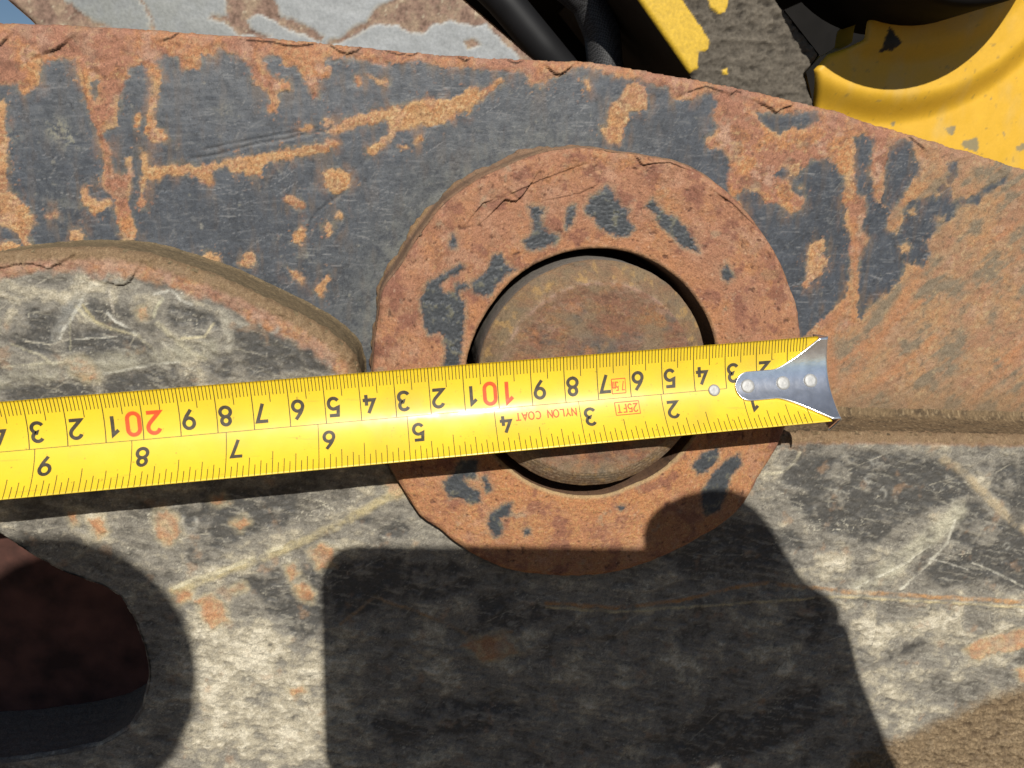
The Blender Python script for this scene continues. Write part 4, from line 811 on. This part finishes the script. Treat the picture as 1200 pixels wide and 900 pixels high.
# chrome end hook: riveted tongue that flares to the blade's width and turns down behind it
def build_hook():
    ks = np.concatenate([2.74-0.42*(1-np.cos(np.linspace(0, np.pi/2, 12))), np.linspace(2.28, 1.5, 10), np.linspace(1.45, -0.20, 36)])
    def half(k):
        if k > 2.32: return 4.7*math.sqrt(max(0.0, 1-((k-2.32)/0.42)**2))+0.02
        if k > 1.5: return 4.7
        t = min(1, (1.5-k)/1.5); return 4.7+8.9*(t**1.35 if t < 1 else 1)
    nS = 33; fr = np.linspace(-1, 1, nS); R = []
    for k in ks: R.append(tape_pts(np.full(nS, k), fr*half(k), 0.55))
    hw = half(-0.20); sl = fr*hw
    for i, a in enumerate(np.linspace(10, 90, 6)):                       # bend
        a = math.radians(a); R.append(tape_pts(np.full(nS, -0.20-0.09*math.sin(a)), sl, 0.55-0.9*(1-math.cos(a))))
    for d in np.linspace(1.2, 9.0, 10): R.append(tape_pts(np.full(nS, -0.29), sl*(1-0.012*d), 0.55-d))
    R = np.array(R); nr = len(R); P = R.reshape(-1, 3)
    o = make_mesh('end_hook', P, grid_quads(nr, nS), MAT_CHROME)
    md = o.modifiers.new('sheet', 'SOLIDIFY'); md.thickness = 0.00035; md.offset = 0
    o['label'] = 'chrome end hook riveted to the yellow blade'
    return adopt(o, tape)
hook = build_hook()
def rivet(k, s, r, base, parent):
    V = []; prof = [(1.06, base-0.3), (1.06, base+0.05), (1.0, base+0.22), (0.88, base+0.36), (0.6, base+0.40), (0.02, base+0.36)]; n = 36
    for q, l in prof:
        a = np.linspace(0, 2*np.pi, n, endpoint=False); p = tape_pts(k, s, 0)
        c0 = tape_pts(k, s, l); ex = (tape_pts(k+0.1, s, 0)-p); ey = tape_pts(k, s+0.05, 0)-tape_pts(k, s-0.05, 0); ex /= np.linalg.norm(ex); ey /= np.linalg.norm(ey)
        V.append(c0+r*0.001*q*(np.cos(a)[:, None]*ex+np.sin(a)[:, None]*ey))
    o = make_mesh('rivet', np.concatenate(V), grid_quads(len(prof), n, wrap=True), MAT_ALU)
    if parent is tape: return adopt(o, tape)
    o.parent = parent; o.matrix_parent_inverse = Matrix.Translation(tape.location).inverted() @ Matrix.Identity(4)
    return o
rivet(3.41, -0.2, 1.75, 0.1, tape)
for k in (2.36, 1.22, 0.33):
    rv = rivet(k, 0.1, 2.05, 0.75, tape); rv.parent = hook; rv.matrix_parent_inverse = Matrix.Translation(tape.location).inverted()
    rv.matrix_parent_inverse = Matrix.Identity(4)
def build_case():
    bm = bmesh.new(); prof = []
    for a in np.linspace(0, 2*np.pi, 40, endpoint=False):
        x = 36*math.copysign(abs(math.cos(a))**0.55, math.cos(a)); y = 33*math.copysign(abs(math.sin(a))**0.55, math.sin(a)); prof.append((x, y))
    rows = []
    for s, f in ((-19, 0.86), (-17.5, 0.96), (-14, 1.0), (14, 1.0), (17.5, 0.96), (19, 0.86)):
        ring = []
        for x, y in prof:
            p = TP0+(28.4*0.01+(x*f+36)*0.001)*TD+tup*s*0.001+tn*(y*f+27)*0.001
            ring.append(bm.verts.new(Vector((p @ AU, -(H0+p @ AW), p @ AV+Z0))))
        rows.append(ring)
    for a, b in zip(rows, rows[1:]):
        for i in range(40): bm.faces.new((a[i], a[(i+1) % 40], b[(i+1) % 40], b[i]))
    bm.faces.new(rows[0]); bm.faces.new(rows[-1])
    return adopt(bm_obj('case', bm, MAT_BLACK, None, True), tape)
build_case()

# ------------------------------------------------------------------ machine parts behind the link plate, plus an added backing and shade overhang
def panel(name, poly, h, step, colour, depth, mat, label, cat, side=None, edge=2.0):
    """dense relief face with its own outline, side walls and back, standing h metres from the lens"""
    P = px_poly(poly, h); lo, hi = P.min(0)-1, P.max(0)+1
    U, V = np.meshgrid(np.arange(lo[0], hi[0], step, dtype=np.float32), np.arange(lo[1], hi[1], step, dtype=np.float32))
    S = poly_sdf(U.ravel(), V.ravel(), P, 400).reshape(U.shape); Us, Vs = snap(U, V, S, step); x, y = Us.ravel(), Vs.ravel(); s = np.clip(S.ravel(), 0, None)
    c, r, w = colour(x, y, h); e = np.clip(1-s/edge, 0, 1); w = (H0-h)*1000+w-edge*(1-np.sqrt(1-e*e))
    quads = grid_quads(*U.shape)[keep_cells(S)]; used = np.unique(quads); remap = np.zeros(x.size, np.int32); remap[used] = np.arange(used.size)
    VV = [to_world(x, y, w)[used]]; QQ = [remap[quads]]; CO = [c[used]]; RO = [r[used]]; b = used.size
    pl = np.r_[P, P[:1]]; seg = np.r_[0, np.cumsum(np.hypot(*np.diff(pl, axis=0).T))]; t = np.linspace(0, seg[-1], int(seg[-1]/2)+1)
    lx, ly = np.interp(t, seg, pl[:, 0]), np.interp(t, seg, pl[:, 1]); dep = np.linspace((H0-h)*1000-edge*0.5, (H0-h)*1000-depth, 12)
    X = np.tile(lx, (12, 1)); Y = np.tile(ly, (12, 1)); D = np.repeat(dep, len(t)).reshape(12, -1)
    cw, rw, _ = colour(X.ravel(), Y.ravel(), h)
    if side is not None: cw = mix(flat(X.size, side), (0.03, 0.022, 0.012), ss(-0.2, 0.4, fbm(X.ravel()*0.3, D.ravel(), 9, 3, 611)))
    VV.append(to_world(X.ravel(), Y.ravel(), D.ravel())); QQ.append(grid_quads(*X.shape)+b); CO.append(cw); RO.append(rw)
    o = make_mesh(name, np.concatenate(VV), np.concatenate(QQ), mat, None, np.concatenate(CO), np.concatenate(RO))
    return tag(o, label, cat)
def grey_colour(x, y, h):
    mid = fbm(x, y, 6, 4, 601); fine = fbm(x, y, 2, 3, 603); big = fbm(x, y, 25, 3, 605)
    wx, wy = x+1.4*mid+0.6*fine, y+1.4*fbm(x, y, 6, 4, 607)+0.6*fine
    c = flat(x.size, (0.25, 0.26, 0.255))*(1+0.25*mid+0.2*big+0.12*fine)[:, None]
    xr = ss(*(px_poly([(100, 20), (420, 20)], h)[:, 0]), x); c = mix(c, (0.33, 0.345, 0.36), 0.6*xr*(0.7+0.5*mid)); c = mix(c, (0.19, 0.195, 0.17), 0.5*(1-xr)*ss(-0.3, 0.3, mid))
    br = np.full(x.shape, -9, np.float32)
    for p in [[(-30, -40), (70, -30), (78, 2), (88, 10), (105, 22), (130, 32), (40, 40), (0, 20)], [(262, -25), (310, -25), (330, 18), (365, 33), (380, 42), (375, 47), (355, 42), (325, 27), (302, 16), (288, 25), (300, 38), (318, 43), (310, 47), (280, 40), (262, 26), (245, 21), (248, 16), (265, 19), (266, 5)],
              [(430, 26), (440, 10), (462, -2), (470, -25), (560, -25), (585, 25), (555, 30), (530, 24), (505, 30), (498, 38), (480, 38), (465, 30), (442, 28)], [(545, 0), (520, -25), (640, 78), (620, 80), (600, 58), (575, 34)], [(543, 48), (555, 44), (562, 52), (548, 56)]]:
        br = np.maximum(br, poly_sdf(wx, wy, px_poly(p, h), 8))
    d, _ = line_dist(wx, wy, px_poly([(440, 24), (415, 36), (398, 47), (385, 52)], h)); br = np.maximum(br, 0.9-d)
    d, _ = line_dist(wx, wy, px_poly([(165, 0), (175, 18), (180, 34)], h)); br = np.maximum(br, 0.4-d+0.8*mid)
    m = ss(-0.3, 0.5, br); q = mix(flat(x.size, (0.24, 0.155, 0.115)), (0.30, 0.22, 0.15), ss(-0.2, 0.4, mid)); q = mix(q, (0.12, 0.075, 0.055), 0.7*ss(0.1, 0.5, -mid+fine)); q = mix(q, (0.50, 0.42, 0.30), 0.7*ss(0.30, 0.55, fine+0.2*mid))
    c = mix(c, (0.40, 0.37, 0.30), 0.5*ss(-1.0, -0.1, br)*(1-m)); c = c*(1-m[:, None])+q*m[:, None]
    return c, np.clip(0.5+0.4*m, 0, 1), 0.25*mid-0.35*m+0.3*m*fine
panel('grey_steel_plate', [(-22, -32), (6, -2), (36, 24), (80, 72), (690, 128), (627, 70), (545, 0), (508, -32)], 0.315, 0.7, grey_colour, 14, MAT_BLUR,
      'pale grey steel plate with brown rust stains behind the upper edge', 'steel plate')
def bar_colour(x, y, h):
    mid = fbm(x, y*1.5, 5, 5, 621, 0.62); fine = fbm(x, y, 1.6, 3, 623); big = fbm(x, y, 20, 3, 625)
    wx, wy = x+0.7*mid+0.5*fine, y+0.7*fbm(x, y, 4, 4, 627)
    ye = np.maximum(poly_sdf(wx, wy, px_poly([(720, -45), (770, -45), (800, 0), (832, 48), (830, 58), (818, 61), (818, 80), (808, 86), (811, 93), (800, 90), (740, 0)], h)), poly_sdf(wx, wy, px_poly([(826, -25), (856, -25), (853, 6), (849, 14), (842, 16), (832, 8)], h)))
    ye = np.maximum(ye, poly_sdf(wx, wy, px_poly([(846, 82), (852, 80), (853, 87), (847, 88)], h)))
    m = ss(-0.2, 0.3, ye)
    c = flat(x.size, (0.105, 0.090, 0.070))*(1+0.5*mid+0.3*fine+0.2*big)[:, None]; c = mix(c, (0.022, 0.018, 0.014), 0.75*ss(0.15, 0.5, -mid)*ss(-0.5, 0.3, big+0.4))
    q = flat(x.size, (0.62, 0.40, 0.035))*(1+0.08*mid)[:, None]; c = c*(1-m[:, None])+q*m[:, None]
    return c, np.clip(0.9-0.35*m, 0, 1), (1-m)*(-0.25+1.8*mid+0.6*fine)
panel('chipped_bar', [(712, -48), (748, 0), (812, 92), (842, 138), (975, 185), (956, 126), (944, 86), (962, 64), (912, 0), (876, -48)], 0.300, 0.6, bar_colour, 95, MAT_BLUR,
      'rough grey-brown steel bar with a strip of chipped yellow paint along its edge', 'steel bar', side=(0.022, 0.014, 0.006))  # side walls coloured near black in place of their shade
CB = px_poly([(1065, -130)], 0.305)[0]
def cast_colour(x, y, h):
    mid = fbm(x, y, 9, 4, 641); fine = fbm(x, y, 2, 3, 643)
    c = flat(x.size, (0.70, 0.405, 0.028))*(1+0.07*mid+0.03*fine)[:, None]
    wx, wy = x+1.1*fine, y+1.1*fbm(x, y, 2.2, 3, 647); gr = np.full(x.shape, -9, np.float32)
    for p in [[(1107, 150), (1120, 146), (1117, 160), (1113, 158)], [(1125, 168), (1146, 160), (1146, 178), (1130, 174)], [(1190, 172), (1206, 165), (1206, 176), (1192, 177)], [(1175, 154), (1178, 155), (1177, 163)], [(1044, 145), (1048, 142), (1047, 148)], [(1159, 115), (1162, 114), (1161, 118)], [(1018, 120), (1022, 119), (1020, 122)], [(1117, 82), (1119, 80), (1116, 88)]]:
        gr = np.maximum(gr, poly_sdf(wx, wy, px_poly(p, h), 5))
    c = mix(c, (0.20, 0.19, 0.13), 0.85*ss(-0.2, 0.2, gr))
    bk = poly_sdf(wx, wy, px_poly([(1020, 52), (1026, 36), (1034, 48), (1040, 54), (1032, 62), (1022, 64), (1016, 66)], h), 5); c = mix(c, (0.015, 0.013, 0.01), ss(-0.2, 0.2, bk))
    c = mix(c, (0.30, 0.20, 0.05), 0.6*ss(0.36, 0.5, fbm(x, y, 3, 4, 645))); c = mix(c, (0.60, 0.42, 0.14), 0.45*ss(0.0, 0.5, fbm(x, y*0.5, 16, 4, 649)))
    r = np.hypot(x-CB[0], y-CB[1])/(0.305/F*1000)                # pixels from the bore centre
    w = 7.0*ss(249, 214, r)+2.5*ss(186, 160, r)+0.10*mid
    return c, np.clip(0.55+0.25*mid, 0.4, 0.9), w
panel('yellow_casting', [(946, 84), (962, 66), (985, 58), (1000, 50), (1003, 30), (1015, 18), (1030, 6), (1030, -45), (1275, -45), (1275, 250), (960, 170), (955, 124)], 0.305, 0.6, cast_colour, 14, MAT_YPAINT,
      'bright yellow painted casting with curved stepped ring, upper right', 'casting')
def tube(name, pts, h, r_px, mat, label, cat, n=28, squash=1.0):
    C = np.array([[*at(a, b, hh), H0-hh] for a, b, hh in pts]); t = np.linspace(0, 1, 60); ts = np.linspace(0, 1, len(C)); 
    q = np.stack([np.interp(t, ts, C[:, i]) for i in range(3)], -1)
    for _ in range(6): q[1:-1] = (q[:-2]+2*q[1:-1]+q[2:])/4
    V = []; rr = r_px*h/F
    for i in range(60):
        d = q[min(59, i+1)]-q[max(0, i-1)]; d /= np.linalg.norm(d); e1 = np.cross(d, [0, 0, 1.0]); e1 /= np.linalg.norm(e1); e2 = np.cross(e1, d)
        for a in np.linspace(0, 2*np.pi, n, endpoint=False):
            p = q[i]+rr*(math.cos(a)*e1+squash*math.sin(a)*e2); V.append((p[0], -p[2], p[1]+Z0))
    o = make_mesh(name, V, grid_quads(60, n, wrap=True), mat); return tag(o, label, cat)
def weave_mat():
    m, t, b = new_mat('woven_sleeve'); tc = t.nodes.new('ShaderNodeTexCoord'); mp = t.nodes.new('ShaderNodeMapping'); mp.inputs['Rotation'].default_value = (0.3, 0.5, 0.2)
    ck = t.nodes.new('ShaderNodeTexChecker'); ck.inputs['Scale'].default_value = 1500; ck.inputs['Color1'].default_value = (0.004, 0.004, 0.004, 1); ck.inputs['Color2'].default_value = (0.05, 0.05, 0.052, 1)
    t.links.new(tc.outputs['Object'], mp.inputs[0]); t.links.new(mp.outputs[0], ck.inputs[0]); t.links.new(ck.outputs[0], b.inputs['Base Color']); b.inputs['Roughness'].default_value = 0.6; return m
tube('sleeved_hose', [(640, -40, 0.335), (690, 0, 0.335), (706, 40, 0.335), (712, 110, 0.335)], 0.335, 20, weave_mat(), 'black hose in a woven sleeve beside the yellow-edged bar', 'hose')
tube('rubber_hose', [(540, -50, 0.345), (590, 0, 0.34), (640, 60, 0.34), (690, 120, 0.345)], 0.34, 19, plain('dull_rubber', (0.010, 0.010, 0.011), 0.55, spec=0.25, noise=0.3, scale=60), 'smooth dark grey rubber hose slanting down beside the grey plate', 'hose')
tube('thin_cable', [(712, 20, 0.345), (717, 45, 0.345), (722, 80, 0.345), (722, 110, 0.345)], 0.345, 3, plain('cable_sheath', (0.03, 0.03, 0.032), 0.45), 'thin black cable to the right of the sleeved hose', 'cable')
def boxy(name, px0, px1, py0, py1, h0, h1, mat, label, cat, bev=0.004):
    a = at(px0, py0, h0); b = at(px1, py1, h0); bm = bmesh.new()
    u0, u1 = sorted((a[0], b[0])); v0, v1 = sorted((a[1], b[1])); w0, w1 = H0-h1, H0-h0
    vs = [bm.verts.new(world(u, v, w)) for u in (u0, u1) for v in (v0, v1) for w in (w0, w1)]
    for f in ((0, 1, 3, 2), (4, 6, 7, 5), (0, 4, 5, 1), (2, 3, 7, 6), (0, 2, 6, 4), (1, 5, 7, 3)): bm.faces.new([vs[i] for i in f])
    bmesh.ops.recalc_face_normals(bm, faces=bm.faces[:]); bmesh.ops.bevel(bm, geom=bm.edges[:], offset=bev, segments=3, affect='EDGES')
    return tag(bm_obj(name, bm, mat), label, cat)
MAT_VOID = plain('black_boss_and_shade', (0.010, 0.009, 0.008), 0.85, spec=0.15, noise=0.4, scale=40)  # near-black stands in for shade on the backing; the boss's own black too
boxy('dark_backing', 500, 1330, -60, 330, 0.455, 0.50, MAT_VOID, 'near-black backing added for the shaded void behind the hoses', 'backing')  # added panel filling the shaded void and blocking the sky
boxy('shade_overhang', 545, 1010, -150, -24, 0.335, 0.50, MAT_VOID, 'unseen black overhang added above the picture edge to shade the hoses', 'backing')  # unseen block added to keep sun off what lies behind it
def black_boss():
    c = px_poly([(1064, -139)], 0.305)[0]; bm = bmesh.new(); r = 152*0.305/F*1000; rows = []
    for w, q in ((-60, 1), (-8, 1), (-5, 0.985), (-4, 0.95), (-4, 0.3)):
        rows.append([bm.verts.new(world((c[0]+r*q*math.cos(a))/1000, (c[1]+r*q*math.sin(a))/1000, w/1000)) for a in np.linspace(0, 2*np.pi, 72, endpoint=False)])
    for a, b in zip(rows, rows[1:]):
        for i in range(72): bm.faces.new((a[i], a[(i+1) % 72], b[(i+1) % 72], b[i]))
    bm.faces.new(rows[-1])
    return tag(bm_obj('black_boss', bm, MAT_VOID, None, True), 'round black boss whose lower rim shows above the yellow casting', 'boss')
black_boss()

# ------------------------------------------------------------------ photographer behind the lens: phone, hand and arm that throw the shadows
def cam_world(p): q = cam_to_plate(np.asarray(p, float)*0.01); return world(*q)
def build_phone():
    root = empty('phone', cam_world((5.6, -1, 0.8))); tag(root, 'dark phone held level behind the lens, casting the square-cornered shadow', 'phone')
    x0, x1, y0, y1, r = -1.9, 13.3, -5.05, 2.95, 1.1
    out = []
    for cx, cy, a0 in ((x1-r, y1-r, 0), (x0+r, y1-r, 90), (x0+r, y0+r, 180), (x1-r, y0+r, 270)):
        out += [(cx+r*math.cos(math.radians(a0+t)), cy+r*math.sin(math.radians(a0+t))) for t in range(0, 91, 10)]
    bm = bmesh.new(); rows = []
    for z, k in ((0.42, 0.12), (0.5, 0.03), (0.62, 0.0), (1.1, 0.0), (1.22, 0.03), (1.3, 0.12)):
        mx, my = (x0+x1)/2, (y0+y1)/2; rows.append([bm.verts.new(cam_world((x-(k if x > mx else -k), y-(k if y > my else -k), z))) for x, y in out])
    n = len(out)
    for a, b in zip(rows, rows[1:]):
        for i in range(n): bm.faces.new((a[i], a[(i+1) % n], b[(i+1) % n], b[i]))
    bm.faces.new(rows[0]); bm.faces.new(rows[-1])
    adopt(bm_obj('phone_body', bm, MAT_BLACK, None, False), root)
    for cx, cy in ((0, 0), (0, -1.9), (1.7, -0.95)):
        bm = bmesh.new(); rows = [[bm.verts.new(cam_world((cx+rr*math.cos(a), cy+rr*math.sin(a), z))) for a in np.linspace(0, 2*np.pi, 24, endpoint=False)] for rr, z in ((0.75, 0.42), (0.75, 0.25), (0.62, 0.22), (0.3, 0.28))]
        for a, b in zip(rows, rows[1:]):
            for i in range(24): bm.faces.new((a[i], a[(i+1) % 24], b[(i+1) % 24], b[i]))
        bm.faces.new(rows[-1]); adopt(bm_obj('lens', bm, plain('lens_glass', (0.01, 0.01, 0.015), 0.1)), root)
build_phone()
def build_person():
    V = []; E = []; R = []
    def add(p, r, link=None):
        V.append(cam_world(p)); R.append(r*0.01); i = len(V)-1
        if link is not None: E.append((link, i))
        return i
    def chain(pts, link):
        for *p, r in pts: link = add(p, r, link)
        return link
    pel = add((2, -92, 56), 15)
    chest = chain([(2, -72, 55, 14.5), (2, -55, 54, 16)], pel); neckb = chain([(2, -42, 53, 8)], chest)
    chain([(2.5, -34, 52, 6), (3, -27, 50.5, 8.6), (3, -20, 50, 9.2), (3, -14, 50.5, 7.0)], neckb)
    for sx in (-1, 1): chain([(2+sx*9, -95, 57, 9.5), (2+sx*10, -120, 56, 8), (2+sx*10, -140, 56, 6.2), (2+sx*10, -178, 58, 4.6), (2+sx*10, -186, 50, 4)], pel)
    rs = chain([(19, -45, 53, 7)], chest)
    wr = chain([(29, -40, 38, 5.2), (31, -31, 24, 4.4), (25, -16, 11, 3.9), (18.0, -6.2, 3.2, 3.7)], rs)
    palm = chain([(15.7, -2.7, 2.2, 3.2), (14.6, -0.3, 1.9, 3.3), (13.2, 1.9, 1.6, 2.9)], wr)
    for root, pts in (((13.9, 2.4, 1.3), [(12.4, 3.6, 0.1, 1.3), (10.6, 3.5, -0.5, 1.25), (8.6, 2.6, -0.5, 1.15)]), ((14.6, 1.4, 1.1), [(13.7, 2.2, -0.4, .95), (11.6, 1.9, -0.75, .85), (9.9, 1.3, -0.6, .78)]),
                      ((15.1, -0.2, 1.0), [(14.3, 0.1, -0.5, .92), (12.2, -0.2, -0.75, .82), (10.7, -0.6, -0.6, .75)]), ((15.2, -1.8, 1.1), [(14.4, -1.9, -0.4, .85), (12.8, -2.2, -0.7, .75), (11.6, -2.5, -0.6, .68)])):
        k = chain([(*root, 1.15)], palm); chain(pts, k)
    chain([(14.2, -2.2, 2.6, 1.25), (12.6, -1.2, 2.5, 1.05), (11.0, -0.6, 2.3, .9)], palm)
    me = bpy.data.meshes.new('person'); me.from_pydata(V, E, []); o = bpy.data.objects.new('person', me); sc.collection.objects.link(o)
    o.modifiers.new('skin', 'SKIN'); sv = me.skin_vertices[0].data
    for i, r in enumerate(R): sv[i].radius = (r, r)
    sv[0].use_root = True
    sb = o.modifiers.new('smooth', 'SUBSURF'); sb.levels = 2; sb.render_levels = 2
    me.materials.append(plain('work_clothes', (0.05, 0.055, 0.07), 0.9, noise=0.2, scale=40))
    dg = bpy.context.evaluated_depsgraph_get(); dg.update(); me2 = bpy.data.meshes.new_from_object(o.evaluated_get(dg)); o.modifiers.clear(); o.data = me2; me2.name = 'person'
    bm = bmesh.new(); bm.from_mesh(me2)
    def loft(pts, n=20):                      # smooth tapering limb with a rounded end
        P = np.array(pts, float); ts = np.linspace(0, 1, len(P)); t = np.linspace(0, 1, 40); q = np.stack([np.interp(t, ts, P[:, i]) for i in range(4)], -1)
        for _ in range(5): q[1:-1] = (q[:-2]+2*q[1:-1]+q[2:])/4
        d = q[-1, :3]-q[-2, :3]; d /= np.linalg.norm(d); r = q[-1, 3]
        q = np.r_[q, [[*(q[-1, :3]+d*r*math.sin(a)), max(0.05, r*math.cos(a))] for a in np.radians([20, 40, 58, 72, 83, 89])]]; rows = []
        for i in range(len(q)):
            d = q[min(len(q)-1, i+1), :3]-q[max(0, i-1), :3]; d /= np.linalg.norm(d)+1e-9; e1 = np.cross(d, [0.2, 0.1, 1]); e1 /= np.linalg.norm(e1); e2 = np.cross(d, e1)
            rows.append([bm.verts.new(cam_world(q[i, :3]+q[i, 3]*(math.cos(a)*e1+math.sin(a)*e2))) for a in np.linspace(0, 2*np.pi, n, endpoint=False)])
        for a, b in zip(rows, rows[1:]):
            for i in range(n): bm.faces.new((a[i], a[(i+1) % n], b[(i+1) % n], b[i]))
        bm.faces.new(rows[0]); bm.faces.new(rows[-1])
    loft([(-6, -46, 54, 9), (-15, -45, 53, 6.5), (-33, -24, 41, 4.6), (-24, -8, 32, 4.0), (-15.5, 0.6, 25.8, 3.2), (-9.4, 3.8, 21.8, 4.3), (-7.2, 4.9, 20.4, 4.4)])
    for k in range(4): loft([(-7.4+0.5*k, 7.4-1.3*k, 18.2, 0.9), (-7.0+0.5*k, 7.2-1.3*k, 16.6, 0.85), (-8.3+0.5*k, 6.6-1.3*k, 16.0, 0.75)], 10)
    loft([(-9.0, 3.6, 19.0, 1.1), (-8.0, 3.9, 16.6, 0.95), (-7.0, 4.2, 15.8, 0.85)], 10)
    bmesh.ops.recalc_face_normals(bm, faces=bm.faces[:]); bm.to_mesh(me2); bm.free()
    tag(o, 'person in dark work clothes behind the lens, arms raised, seen as shadow', 'person')
build_person()
